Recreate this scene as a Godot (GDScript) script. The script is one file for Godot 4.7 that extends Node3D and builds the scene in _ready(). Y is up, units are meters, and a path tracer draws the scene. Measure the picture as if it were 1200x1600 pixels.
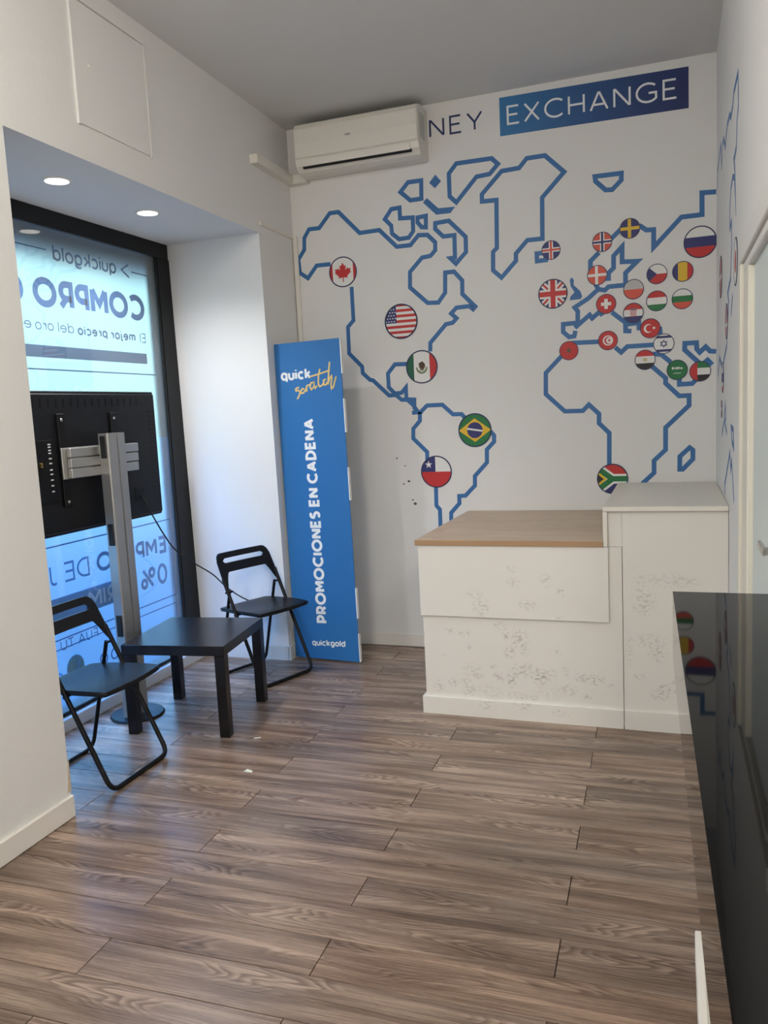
extends Node3D

const ZB = -4.787      # back wall face
const XR = 0.224       # right wall face
const CEIL = 3.27
const XF = -2.888       # window film

const MAP_LINES = [
	["open", [-2.008,2.436,-2.103,2.437,-2.167,2.366,-2.22,2.404,-2.226,2.486,-2.181,2.542,-2.176,2.614,-2.14,2.662,-2.071,2.661,-1.994,2.741,-1.936,2.741,-1.803,2.6,-1.675,2.602,-1.568,2.492,-1.481,2.491,-1.428,2.543,-1.372,2.538,-1.326,2.49,-1.328,2.444,-1.359,2.415,-1.411,2.411,-1.491,2.335,-1.495,2.244,-1.388,2.143,-1.321,2.139,-1.277,2.193,-1.272,2.309,-1.218,2.309,-1.17,2.253,-1.172,2.175,-1.096,2.095,-1.11,2.081,-1.132,2.101,-1.211,2.099,-1.245,2.068,-1.213,2.037,-1.238,2.013,-1.28,2.008,-1.382,1.905,-1.384,1.854]], # canada arctic coast
	["open", [-1.875,2.285,-1.874,2.08,-1.913,2.043,-1.915,1.88,-1.832,1.793,-1.83,1.752,-1.784,1.708,-1.764,1.703,-1.763,1.703,-1.662,1.604,-1.617,1.605,-1.582,1.574,-1.545,1.572,-1.511,1.541,-1.474,1.486]], # pacific coast
	["open", [-1.53,1.789,-1.615,1.792,-1.663,1.739,-1.662,1.655,-1.624,1.614,-1.58,1.616,-1.55,1.647,-1.55,1.575,-1.499,1.57,-1.501,1.519,-1.477,1.493,-1.518,1.49]], # gulf of mexico coast
	["open", [-1.469,1.486,-1.42,1.53,-1.322,1.53,-1.257,1.469,-1.204,1.468,-1.178,1.438]], # sa north
	["open", [-1.031,1.358,-1.009,1.333,-1.01,1.295,-1.056,1.248,-1.058,1.171,-1.135,1.09,-1.137,1.032,-1.198,0.971,-1.238,0.969,-1.238,0.924,-1.293,0.865,-1.295,0.81]], # sa east
	["open", [-1.467,1.493,-1.469,1.439,-1.514,1.392,-1.517,1.332,-1.431,1.245,-1.433,1.196]], # sa nw
	["open", [-1.384,1.026,-1.386,0.911,-1.364,0.886,-1.365,0.765]], # sa chile
	["closed", [-1.529,2.805,-1.479,2.854,-1.397,2.853,-1.4,2.75,-1.469,2.749]], # pentagon
	["closed", [-1.31,2.855,-1.293,2.834,-1.314,2.815,-1.331,2.833]], # diamond
	["closed", [-1.636,2.661,-1.592,2.714,-1.539,2.716,-1.539,2.654,-1.459,2.649,-1.46,2.57,-1.489,2.536,-1.55,2.534,-1.594,2.572,-1.597,2.619]], # victoria
	["closed", [-1.429,2.645,-1.377,2.648,-1.38,2.583,-1.406,2.587,-1.43,2.617]], # small
	["fill", [-1.392,2.727,-1.366,2.749,-1.298,2.682,-1.196,2.678,-1.226,2.645,-1.314,2.647]], # wedge
	["closed", [-1.227,2.868,-1.18,2.918,-0.972,2.916,-0.936,2.88,-0.986,2.832,-1.063,2.828,-1.188,2.701,-1.227,2.74]], # ellesmere
	["closed", [-1.321,2.599,-1.238,2.603,-1.14,2.5,-1.141,2.414,-1.204,2.353,-1.237,2.388,-1.209,2.389,-1.207,2.517,-1.276,2.518,-1.323,2.567]], # baffin
	["closed", [-0.916,2.838,-0.815,2.841,-0.771,2.887,-0.669,2.887,-0.565,2.784,-0.69,2.662,-0.694,2.438,-0.78,2.439,-0.847,2.372,-0.848,2.332,-0.935,2.246,-0.983,2.292,-0.98,2.396,-0.957,2.416,-0.951,2.683,-1.036,2.686,-1.035,2.726]], # greenland
	["closed", [-0.728,2.359,-0.678,2.358,-0.677,2.318,-0.727,2.317]], # iceland
	["closed", [-0.399,2.736,-0.258,2.734,-0.259,2.698,-0.307,2.654,-0.343,2.657,-0.396,2.711]], # svalbard
	["open", [0.222,2.572,0.152,2.576,0.152,2.464,0.049,2.464,-0.094,2.322,-0.093,2.416,-0.131,2.418,-0.168,2.448]], # russia north coast
	["open", [-0.253,2.449,-0.322,2.389]], # no-se
	["open", [-0.383,2.327,-0.43,2.285,-0.431,2.234]], # norway
	["open", [-0.353,2.182,-0.334,2.181,-0.334,2.21,-0.306,2.235,-0.305,2.3,-0.259,2.345,-0.26,2.263,-0.179,2.258,-0.243,2.201,-0.243,2.136,-0.335,2.136,-0.354,2.119,-0.391,2.127,-0.404,2.157]], # baltic
	["open", [-0.391,2.127,-0.448,2.081,-0.522,2.039,-0.505,2.016,-0.507,1.944]], # france
	["open", [-0.495,1.953,-0.588,1.951,-0.589,1.908,-0.556,1.877,-0.527,1.879,-0.52,1.909]], # iberia
	["open", [-0.523,1.925,-0.44,1.991,-0.426,1.971,-0.383,2.005,-0.369,1.98]], # riviera
	["open", [-0.319,1.995,-0.246,1.932,-0.246,1.886,-0.215,1.883]], # italy
	["open", [-0.237,1.922,-0.175,1.926,-0.174,1.884]], # greece
	["open", [-0.066,1.894,-0.062,1.852]], # levant
	["fill", [-0.546,2.194,-0.535,2.207,-0.523,2.192,-0.525,2.164,-0.489,2.127,-0.479,2.098,-0.487,2.083,-0.549,2.081,-0.545,2.1,-0.521,2.124,-0.542,2.158]], # britain
	["open", [-0.542,1.842,-0.391,1.838]], # maghreb
	["open", [-0.303,1.8,-0.271,1.77,-0.238,1.8,-0.093,1.799]], # libya
	["open", [-0.103,1.75,-0.058,1.743,-0.009,1.698]], # sinai
	["open", [0.035,1.609,0.035,1.574,0.101,1.575,0.122,1.596]], # arabia south
	["open", [0.14,1.681,0.063,1.76,0.064,1.795,0.123,1.794,0.125,1.76,0.14,1.741,0.17,1.769,0.192,1.744,0.223,1.74]], # gulf
	["open", [0.153,1.676,0.179,1.697,0.203,1.67]], # oman
	["open", [-0.601,1.772,-0.693,1.682,-0.696,1.56,-0.589,1.456,-0.487,1.454,-0.453,1.488,-0.397,1.432,-0.398,1.379,-0.342,1.321,-0.345,1.123]], # west africa
	["open", [-0.192,1.002,-0.101,1.088,-0.101,1.156,-0.039,1.216,-0.038,1.34,0.085,1.457,0.085,1.511,0.034,1.511,-0.037,1.585,-0.036,1.613,-0.114,1.688]], # east africa
	["closed", [0.036,1.176,0.087,1.224,0.104,1.21,0.104,1.16,0.051,1.104,0.035,1.104]], # madagascar
]
const SIDE_LINES = [
	["open", [-4.724,2.57,-4.679,2.649,-4.498,2.677,-4.392,2.698,-4.316,2.579,-4.24,2.65,-4.147,2.658,-4.027,2.586,-3.961,2.617,-3.888,2.639,-3.734,2.63,-3.66,2.598,-3.558,2.606,-3.494,2.637,-3.285,2.631,-3.261,2.514,-3.327,2.482,-3.357,2.399,-3.43,2.39,-3.48,2.39,-3.426,2.333,-3.369,2.186,-3.444,2.315,-3.543,2.34,-3.645,2.319,-3.708,2.263,-3.703,2.176,-3.603,2.185,-3.584,2.099,-3.644,1.971,-3.825,1.935,-3.76,1.888,-3.88,1.717,-4.089,1.664,-4.164,1.634]], # siberia
	["open", [-4.592,1.612,-4.457,1.692,-4.284,1.649,-4.202,1.601]], # india
	["open", [-3.527,1.891,-3.607,1.824]], # japan islands
	["open", [-4.231,1.315,-4.077,1.377,-3.971,1.461,-3.934,1.403,-4.004,1.379,-3.862,1.336]], # se asia
	["closed", [-3.583,1.372,-3.458,1.366,-3.427,1.297,-3.523,1.316]], # new guinea
	["open", [-3.971,1.058,-4.009,1.093,-3.887,1.148,-3.651,1.265,-3.603,1.193,-3.547,1.237,-3.402,1.088]], # australia
]
const FLAG_SPOTS = {
	"canada": [-1.927, 2.380, 0.0925],
	"usa": [-1.561, 2.048, 0.1055],
	"mexico": [-1.442, 1.766, 0.1005],
	"brazil": [-1.125, 1.368, 0.1020],
	"chile": [-1.377, 1.122, 0.0990],
	"uk": [-0.642, 2.126, 0.0830],
	"iceland": [-0.647, 2.369, 0.0535],
	"norway": [-0.365, 2.382, 0.0540],
	"sweden": [-0.217, 2.437, 0.0545],
	"denmark": [-0.395, 2.205, 0.0550],
	"russia": [0.143, 2.324, 0.0840],
	"poland": [-0.201, 2.109, 0.0550],
	"czech": [-0.078, 2.179, 0.0545],
	"romania": [0.055, 2.179, 0.0545],
	"swiss": [-0.349, 2.043, 0.0550],
	"hungary": [-0.080, 2.035, 0.0555],
	"bulgaria": [0.052, 2.034, 0.0550],
	"croatia": [-0.204, 1.981, 0.0550],
	"turkey": [-0.115, 1.890, 0.0540],
	"israel": [-0.045, 1.801, 0.0555],
	"morocco": [-0.559, 1.800, 0.0540],
	"tunisia": [-0.342, 1.841, 0.0540],
	"egypt": [-0.144, 1.720, 0.0555],
	"saudi": [0.024, 1.654, 0.0550],
	"emirates": [0.142, 1.639, 0.0555],
	"south_africa": [-0.328, 1.058, 0.0870],
}


# ---------------------------------------------------------------- helpers
var M := {}
var used := {}
var sg := 0
var map_ink := Color(52 / 255.0, 108 / 255.0, 166 / 255.0).srgb_to_linear()
var miter_min := 0.35   # limits how far sharp corners of a band reach

func col(r: float, g: float, b: float) -> Color:
	return Color(r / 255.0, g / 255.0, b / 255.0)

func mat(called: String, c: Color, rough := 0.6, metal := 0.0) -> StandardMaterial3D:
	var m := StandardMaterial3D.new()
	m.resource_name = called
	m.albedo_color = c
	m.roughness = rough
	m.metallic = metal
	M[called] = m
	return m

func mb() -> SurfaceTool:
	var st := SurfaceTool.new()
	st.begin(Mesh.PRIMITIVE_TRIANGLES)
	return st

func numbered(called: String) -> String:
	if not used.has(called):
		used[called] = 0
		return called
	used[called] += 1
	return "%s_%03d" % [called, used[called]]

func tag(o: Node, label := "", category := "", group := "", kind := ""):
	if label: o.set_meta("label", label)
	if category: o.set_meta("category", category)
	if group: o.set_meta("group", group)
	if kind: o.set_meta("kind", kind)
	return o

func obj(called: String, st: SurfaceTool, m: Material, parent: Node = null) -> MeshInstance3D:
	st.generate_normals()
	var o := MeshInstance3D.new()
	o.mesh = st.commit()
	o.material_override = m
	if parent == null:
		o.name = numbered(called)
		add_child(o)
	else:
		o.name = called
		parent.add_child(o, true)
	return o

func thing(called: String, label: String, category: String, at := Vector3.ZERO, turn := 0.0, group := "") -> Node3D:
	var o := Node3D.new()
	o.name = numbered(called)
	add_child(o)
	o.position = at
	o.rotation.y = turn
	tag(o, label, category, group)
	return o

func holder(called: String) -> Node3D:
	var o := Node3D.new()
	o.name = numbered(called)
	add_child(o)
	o.set_meta("kind", "structure")
	return o

func struct(called: String, st: SurfaceTool, m: Material, parent: Node = null) -> MeshInstance3D:
	var o := obj(called, st, m, parent)
	if parent == null: o.set_meta("kind", "structure")
	return o

# a flat convex face turned towards out
func face(st: SurfaceTool, p: Array, out: Vector3, uv: Array = []):
	var n: Vector3 = (p[1] - p[0]).cross(p[2] - p[0])
	var idx := range(p.size())
	if n.dot(out) > 0.0:
		idx.reverse()
	for k in range(1, p.size() - 1):
		for j in [idx[0], idx[k], idx[k + 1]]:
			if uv: st.set_uv(uv[j])
			st.add_vertex(p[j])

func flat(st: SurfaceTool):
	st.set_smooth_group(-1)

func smooth(st: SurfaceTool):
	sg += 1
	st.set_smooth_group(sg)

# box with chamfered edges
func box(st: SurfaceTool, c: Vector3, size: Vector3, b := 0.0, bs := Basis()):
	flat(st)
	var h := size * 0.5
	b = minf(b, minf(h.x, minf(h.y, h.z)) * 0.9)
	var P := func(sx, sy, sz, ax) -> Vector3:
		var v := Vector3(sx * h.x, sy * h.y, sz * h.z)
		if ax != 0: v.x -= sx * b
		if ax != 1: v.y -= sy * b
		if ax != 2: v.z -= sz * b
		return c + bs * v
	for s in [-1, 1]:
		face(st, [P.call(s, -1, -1, 0), P.call(s, 1, -1, 0), P.call(s, 1, 1, 0), P.call(s, -1, 1, 0)], bs * Vector3(s, 0, 0))
		face(st, [P.call(-1, s, -1, 1), P.call(1, s, -1, 1), P.call(1, s, 1, 1), P.call(-1, s, 1, 1)], bs * Vector3(0, s, 0))
		face(st, [P.call(-1, -1, s, 2), P.call(1, -1, s, 2), P.call(1, 1, s, 2), P.call(-1, 1, s, 2)], bs * Vector3(0, 0, s))
	if b <= 0.0: return
	for s in [-1, 1]:
		for t in [-1, 1]:
			face(st, [P.call(s, t, -1, 0), P.call(s, t, 1, 0), P.call(s, t, 1, 1), P.call(s, t, -1, 1)], bs * Vector3(s, t, 0))
			face(st, [P.call(s, -1, t, 0), P.call(s, 1, t, 0), P.call(s, 1, t, 2), P.call(s, -1, t, 2)], bs * Vector3(s, 0, t))
			face(st, [P.call(-1, s, t, 1), P.call(1, s, t, 1), P.call(1, s, t, 2), P.call(-1, s, t, 2)], bs * Vector3(0, s, t))
			for w in [-1, 1]:
				face(st, [P.call(s, t, w, 0), P.call(s, t, w, 1), P.call(s, t, w, 2)], bs * Vector3(s, t, w))

func boxmm(st: SurfaceTool, lo: Vector3, hi: Vector3, b := 0.0):
	box(st, (lo + hi) * 0.5, (hi - lo).abs(), b)

# upright block over a four-cornered plan; the upper plan may differ from the lower
func block(st: SurfaceTool, low: Array, y0: float, y1: float, high: Array = []):
	flat(st)
	if high.is_empty(): high = low
	var a := []
	var b := []
	var mid := Vector3.ZERO
	for k in low.size():
		a.append(Vector3(low[k].x, y0, low[k].y))
		b.append(Vector3(high[k].x, y1, high[k].y))
		mid += (a[k] + b[k]) / (2.0 * low.size())
	face(st, a, Vector3.DOWN)
	face(st, b, Vector3.UP)
	for k in low.size():
		var n := (k + 1) % low.size()
		var m: Vector3 = (a[k] + a[n] + b[k] + b[n]) * 0.25
		face(st, [a[k], a[n], b[n], b[k]], m - mid)

# polygon in the plane (u, v) pushed out along n from depth d0 to d1
func prism(st: SurfaceTool, poly: PackedVector2Array, o: Vector3, u: Vector3, v: Vector3, n: Vector3, d0: float, d1: float, rim := true):
	flat(st)
	var tr := Geometry2D.triangulate_polygon(poly)
	for k in range(0, tr.size(), 3):
		var q := []
		for j in 3: q.append(o + u * poly[tr[k + j]].x + v * poly[tr[k + j]].y)
		face(st, [q[0] + n * d1, q[1] + n * d1, q[2] + n * d1], n)
		if rim: face(st, [q[0] + n * d0, q[1] + n * d0, q[2] + n * d0], -n)
	if not rim: return
	var cw := Geometry2D.is_polygon_clockwise(poly)
	for k in poly.size():
		var a := poly[k]
		var b := poly[(k + 1) % poly.size()]
		var t := (b - a).orthogonal() * (1.0 if cw else -1.0)
		var A := o + u * a.x + v * a.y
		var B := o + u * b.x + v * b.y
		face(st, [A + n * d0, B + n * d0, B + n * d1, A + n * d1], (u * t.x + v * t.y) * -1.0)

# mitred band along a line in the plane (u, v), standing d0..d1 out of it
func ribbon(st: SurfaceTool, pts: Array, closed: bool, width: float, o: Vector3, u: Vector3, v: Vector3, n: Vector3, d0: float, d1: float, tint := 0):
	flat(st)
	var c := pts.size()
	var lo := []
	var ro := []
	for k in c:
		var p: Vector2 = pts[k]
		var a: Vector2 = pts[(k - 1 + c) % c] if (closed or k > 0) else p
		var b: Vector2 = pts[(k + 1) % c] if (closed or k < c - 1) else p
		var d1v := (p - a).normalized() if p != a else (b - p).normalized()
		var d2v := (b - p).normalized() if b != p else (p - a).normalized()
		var m := (d1v.orthogonal() + d2v.orthogonal()).normalized()
		var s := width * 0.5 / maxf(miter_min, m.dot(d1v.orthogonal()))
		lo.append(p + m * s)
		ro.append(p - m * s)
	var P := func(q: Vector2, d: float) -> Vector3: return o + u * q.x + v * q.y + n * d
	var last := c if closed else c - 1
	for k in last:
		var j := (k + 1) % c
		if tint: st.set_color(map_ink)
		face(st, [P.call(lo[k], d1), P.call(lo[j], d1), P.call(ro[j], d1), P.call(ro[k], d1)], n)
		var side: Vector2 = lo[k] - ro[k]
		var sd := u * side.x + v * side.y
		face(st, [P.call(lo[k], d0), P.call(lo[j], d0), P.call(lo[j], d1), P.call(lo[k], d1)], sd)
		face(st, [P.call(ro[k], d0), P.call(ro[j], d0), P.call(ro[j], d1), P.call(ro[k], d1)], -sd)
	if not closed:
		for e in [0, c - 1]:
			var dir: Vector2 = (pts[1] - pts[0]) * -1.0 if e == 0 else pts[c - 1] - pts[c - 2]
			face(st, [P.call(lo[e], d0), P.call(ro[e], d0), P.call(ro[e], d1), P.call(lo[e], d1)], u * dir.x + v * dir.y)

# round bar along a 3D line
func tube(st: SurfaceTool, pts: Array, r: float, sides := 10, caps := true):
	smooth(st)
	var rings := []
	var n := pts.size()
	var up := Vector3.ZERO
	for k in n:
		var t: Vector3 = (pts[mini(k + 1, n - 1)] - pts[maxi(k - 1, 0)]).normalized()
		if up == Vector3.ZERO:
			up = Vector3.UP if absf(t.y) < 0.9 else Vector3.RIGHT
		up = (up - t * up.dot(t)).normalized()
		var w := t.cross(up)
		var ring := []
		for s in sides:
			var a := TAU * s / sides
			ring.append(pts[k] + (up * cos(a) + w * sin(a)) * r)
		rings.append(ring)
	for k in n - 1:
		for s in sides:
			var s2 := (s + 1) % sides
			var mid: Vector3 = (rings[k][s] + rings[k][s2] + rings[k + 1][s] + rings[k + 1][s2]) * 0.25
			face(st, [rings[k][s], rings[k][s2], rings[k + 1][s2], rings[k + 1][s]], mid - (pts[k] + pts[k + 1]) * 0.5)
	if caps:
		flat(st)
		face(st, rings[0], pts[0] - pts[1])
		face(st, rings[n - 1], pts[n - 1] - pts[n - 2])

# a line with its corners rounded
func fillet(pts: Array, r: float, steps := 5) -> Array:
	var out := [pts[0]]
	for k in range(1, pts.size() - 1):
		var a: Vector3 = (pts[k - 1] - pts[k])
		var b: Vector3 = (pts[k + 1] - pts[k])
		var q := minf(r, minf(a.length(), b.length()) * 0.45)
		var A: Vector3 = pts[k] + a.normalized() * q
		var B: Vector3 = pts[k] + b.normalized() * q
		for s in steps + 1:
			var t := float(s) / steps
			out.append(A.lerp(pts[k], t).lerp(pts[k].lerp(B, t), t))
	out.append(pts[pts.size() - 1])
	return out

# turned shape round an upright axis; profile of (radius, height)
func lathe(st: SurfaceTool, prof: Array, c: Vector3, sides := 32, facets := true):
	if not facets: smooth(st)
	for k in prof.size() - 1:
		if facets: smooth(st)
		var a: Vector2 = prof[k]
		var b: Vector2 = prof[k + 1]
		var out2 := Vector2(b.y - a.y, a.x - b.x)
		for s in sides:
			var t0 := TAU * s / sides
			var t1 := TAU * (s + 1) / sides
			var d0 := Vector3(cos(t0), 0, sin(t0))
			var d1 := Vector3(cos(t1), 0, sin(t1))
			var q := [c + d0 * a.x + Vector3.UP * a.y, c + d1 * a.x + Vector3.UP * a.y, c + d1 * b.x + Vector3.UP * b.y, c + d0 * b.x + Vector3.UP * b.y]
			if a.x < 1e-6: q = [q[0], q[2], q[3]]
			elif b.x < 1e-6: q = [q[0], q[1], q[2]]
			face(st, q, ((d0 + d1) * 0.5).normalized() * out2.x + Vector3.UP * out2.y)

func circle(cx: float, cy: float, rx: float, ry: float, n := 28) -> PackedVector2Array:
	var p := PackedVector2Array()
	for k in n: p.append(Vector2(cx + rx * cos(TAU * k / n), cy + ry * sin(TAU * k / n)))
	return p

func rect(x0: float, y0: float, x1: float, y1: float) -> PackedVector2Array:
	return PackedVector2Array([Vector2(x0, y0), Vector2(x1, y0), Vector2(x1, y1), Vector2(x0, y1)])

func bar(a: Vector2, b: Vector2, w: float) -> PackedVector2Array:
	var s := (b - a).normalized().orthogonal() * w * 0.5
	return PackedVector2Array([a + s, b + s, b - s, a - s])

func star(cx: float, cy: float, r: float, turn := 0.0) -> PackedVector2Array:
	var p := PackedVector2Array()
	for k in 10:
		var q := r if k % 2 == 0 else r * 0.39
		var a := PI / 2 + turn + PI * k / 5
		p.append(Vector2(cx + q * cos(a), cy + q * sin(a)))
	return p

func crescent(cx: float, cy: float, r: float, r2: float, dx: float) -> PackedVector2Array:
	var c := Geometry2D.clip_polygons(circle(cx, cy, r, r), circle(cx + dx, cy, r2, r2))
	return c[0]

# ---------------------------------------------------------------- lettering: strokes on a cap height of 1
func arc(cx: float, cy: float, rx: float, ry: float, a0: float, a1: float, n := 12) -> Array:
	var p := []
	for k in n + 1:
		var a := deg_to_rad(lerpf(a0, a1, float(k) / n))
		p.append(Vector2(cx + rx * cos(a), cy + ry * sin(a)))
	return p

func v2(a: Array) -> Array:
	var p := []
	for k in range(0, a.size(), 2): p.append(Vector2(a[k], a[k + 1]))
	return p

# [width, [open strokes], [closed strokes]]
func glyph(ch: String) -> Array:
	match ch:
		"A": return [0.76, [v2([0, 0, 0.37, 1]), v2([0.39, 1, 0.76, 0]), v2([0.13, 0.3, 0.63, 0.3])], []]
		"C": return [0.8, [arc(0.48, 0.5, 0.48, 0.5, 48, 312, 18)], []]
		"D": return [0.68, [], [v2([0, 0, 0, 1, 0.2, 1]) + arc(0.2, 0.5, 0.48, 0.5, 84, -84) + v2([0.2, 0])]]
		"E": return [0.52, [v2([0.52, 1, 0, 1, 0, 0, 0.54, 0]), v2([0, 0.52, 0.47, 0.52])], []]
		"F": return [0.5, [v2([0.5, 1, 0, 1, 0, 0]), v2([0, 0.48, 0.44, 0.48])], []]
		"G": return [0.86, [arc(0.48, 0.5, 0.48, 0.5, 48, 318, 18) + v2([0.84, 0.2, 0.84, 0.48, 0.52, 0.48])], []]
		"H": return [0.68, [v2([0, 0, 0, 1]), v2([0.68, 0, 0.68, 1]), v2([0, 0.5, 0.68, 0.5])], []]
		"I": return [0.0, [v2([0, 0, 0, 1])], []]
		"J": return [0.36, [v2([0.36, 1, 0.36, 0.28]) + arc(0.14, 0.26, 0.22, 0.26, -8, -130, 8)], []]
		"M": return [0.8, [v2([0, 0, 0, 1]), v2([0.03, 1, 0.4, 0.36, 0.77, 1]), v2([0.8, 1, 0.8, 0])], []]
		"N": return [0.68, [v2([0, 0, 0, 1]), v2([0.02, 0.98, 0.66, 0.02]), v2([0.68, 0, 0.68, 1])], []]
		"O": return [0.96, [], [arc(0.48, 0.5, 0.48, 0.5, 0, 345, 23)]]
		"P": return [0.55, [v2([0, 0, 0, 1, 0.27, 1]) + arc(0.27, 0.68, 0.28, 0.32, 80, -80, 8) + v2([0.27, 0.36, 0, 0.36])], []]
		"R": return [0.58, [v2([0, 0, 0, 1, 0.27, 1]) + arc(0.27, 0.68, 0.28, 0.32, 80, -80, 8) + v2([0.27, 0.36, 0, 0.36]), v2([0.3, 0.36, 0.58, 0])], []]
		"S": return [0.5, [arc(0.26, 0.74, 0.24, 0.26, 40, 200, 9) + arc(0.25, 0.27, 0.25, 0.27, 70, -140, 11)], []]
		"T": return [0.6, [v2([0, 1, 0.6, 1]), v2([0.3, 1, 0.3, 0])], []]
		"U": return [0.64, [v2([0, 1, 0, 0.36]) + arc(0.32, 0.34, 0.32, 0.34, 180, 360) + v2([0.64, 1])], []]
		"X": return [0.66, [v2([0, 0, 0.66, 1]), v2([0, 1, 0.66, 0])], []]
		"Y": return [0.7, [v2([0, 1, 0.35, 0.44, 0.7, 1]), v2([0.35, 0.44, 0.35, 0])], []]
		"Ñ": return [0.68, [v2([0, 0, 0, 1]), v2([0.02, 0.98, 0.66, 0.02]), v2([0.68, 0, 0.68, 1]), v2([0.14, 1.22, 0.27, 1.3, 0.42, 1.22, 0.55, 1.3])], []]
		"0": return [0.56, [], [arc(0.28, 0.5, 0.28, 0.5, 0, 342, 19)]]
		"6": return [0.54, [v2([0.44, 1.0, 0.2, 0.82, 0.02, 0.4])], [arc(0.27, 0.3, 0.27, 0.3, 0, 340, 17)]]
		"%": return [0.9, [v2([0.14, 0, 0.76, 1])], [arc(0.17, 0.76, 0.17, 0.22, 0, 340, 15), arc(0.73, 0.24, 0.17, 0.22, 0, 340, 15)]]
		">": return [0.5, [v2([0, 1, 0.5, 0.5, 0, 0])], []]
		"a": return [0.55, [v2([0.55, 0.7, 0.55, 0])], [arc(0.275, 0.35, 0.275, 0.35, 0, 340, 17)]]
		"c": return [0.52, [arc(0.3, 0.35, 0.3, 0.35, 48, 312, 14)], []]
		"d": return [0.56, [v2([0.56, 1.02, 0.56, 0])], [arc(0.28, 0.35, 0.28, 0.35, 0, 340, 17)]]
		"e": return [0.56, [v2([0.04, 0.36, 0.56, 0.36]) + arc(0.28, 0.35, 0.28, 0.35, 2, 312, 16)], []]
		"g": return [0.56, [v2([0.56, 0.7, 0.56, 0.0]) + arc(0.29, 0.0, 0.27, 0.25, 0, -140, 9)], [arc(0.28, 0.35, 0.28, 0.35, 0, 340, 17)]]
		"i": return [0.0, [v2([0, 0, 0, 0.7]), v2([0, 0.88, 0, 1.0])], []]
		"j": return [0.1, [v2([0.1, 0.7, 0.1, -0.1, -0.06, -0.24]), v2([0.1, 0.88, 0.1, 1.0])], []]
		"k": return [0.48, [v2([0, 0, 0, 1.02]), v2([0.46, 0.7, 0.06, 0.3]), v2([0.16, 0.4, 0.48, 0])], []]
		"l": return [0.0, [v2([0, 0, 0, 1.02])], []]
		"m": return [0.84, [v2([0, 0, 0, 0.7]), v2([0, 0.4]) + arc(0.21, 0.46, 0.21, 0.24, 170, 0, 8) + v2([0.42, 0]), v2([0.42, 0.4]) + arc(0.63, 0.46, 0.21, 0.24, 170, 0, 8) + v2([0.84, 0])], []]
		"n": return [0.5, [v2([0, 0, 0, 0.7]), v2([0, 0.4]) + arc(0.25, 0.45, 0.25, 0.25, 170, 0, 9) + v2([0.5, 0])], []]
		"o": return [0.6, [], [arc(0.3, 0.35, 0.3, 0.35, 0, 340, 17)]]
		"p": return [0.56, [v2([0, 0.7, 0, -0.25])], [arc(0.28, 0.35, 0.28, 0.35, 0, 340, 17)]]
		"q": return [0.56, [v2([0.56, 0.7, 0.56, -0.25])], [arc(0.28, 0.35, 0.28, 0.35, 0, 340, 17)]]
		"r": return [0.3, [v2([0, 0, 0, 0.7]), v2([0, 0.36, 0.08, 0.58, 0.3, 0.68])], []]
		"u": return [0.5, [v2([0.5, 0.7, 0.5, 0]), v2([0, 0.7, 0, 0.27]) + arc(0.25, 0.26, 0.25, 0.26, 180, 340, 9)], []]
	return [0.24, [], []]

func text_width(text: String, t: float, gap: float) -> float:
	var w := -gap
	for ch in text: w += (0.22 if ch == " " else glyph(ch)[0] + t) + gap
	return w

# letters along u from o, cap height h, fitted to length if that is given; each letter a mesh under parent, or all in one
func write(text: String, o: Vector3, u: Vector3, v: Vector3, n: Vector3, h: float, t: float, gap: float, m: Material, parent: Node, fit := 0.0, each := true, thick := 0.0008):
	miter_min = 0.6
	var sx := 1.0
	if fit > 0.0: sx = fit / (text_width(text, t, gap) * h)
	var x := 0.0
	var st := mb()
	for ch in text:
		if ch == " ":
			x += 0.22 + gap
			continue
		var g := glyph(ch)
		if each: st = mb()
		var d := thick
		for kind in [1, 2]:
			for s in g[kind]:
				var q := []
				for p in s: q.append(Vector2((x + t * 0.5 + p.x) * h * sx, (t * 0.5 + p.y * (1.0 - t)) * h))
				ribbon(st, q, kind == 2, t * h, o, u, v, n, 0.0002, d)
				d += 0.00008
		if each: obj("letter", st, m, parent)
		x += g[0] + t + gap
	if not each: obj("lettering", st, m, parent)
	miter_min = 0.35

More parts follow.
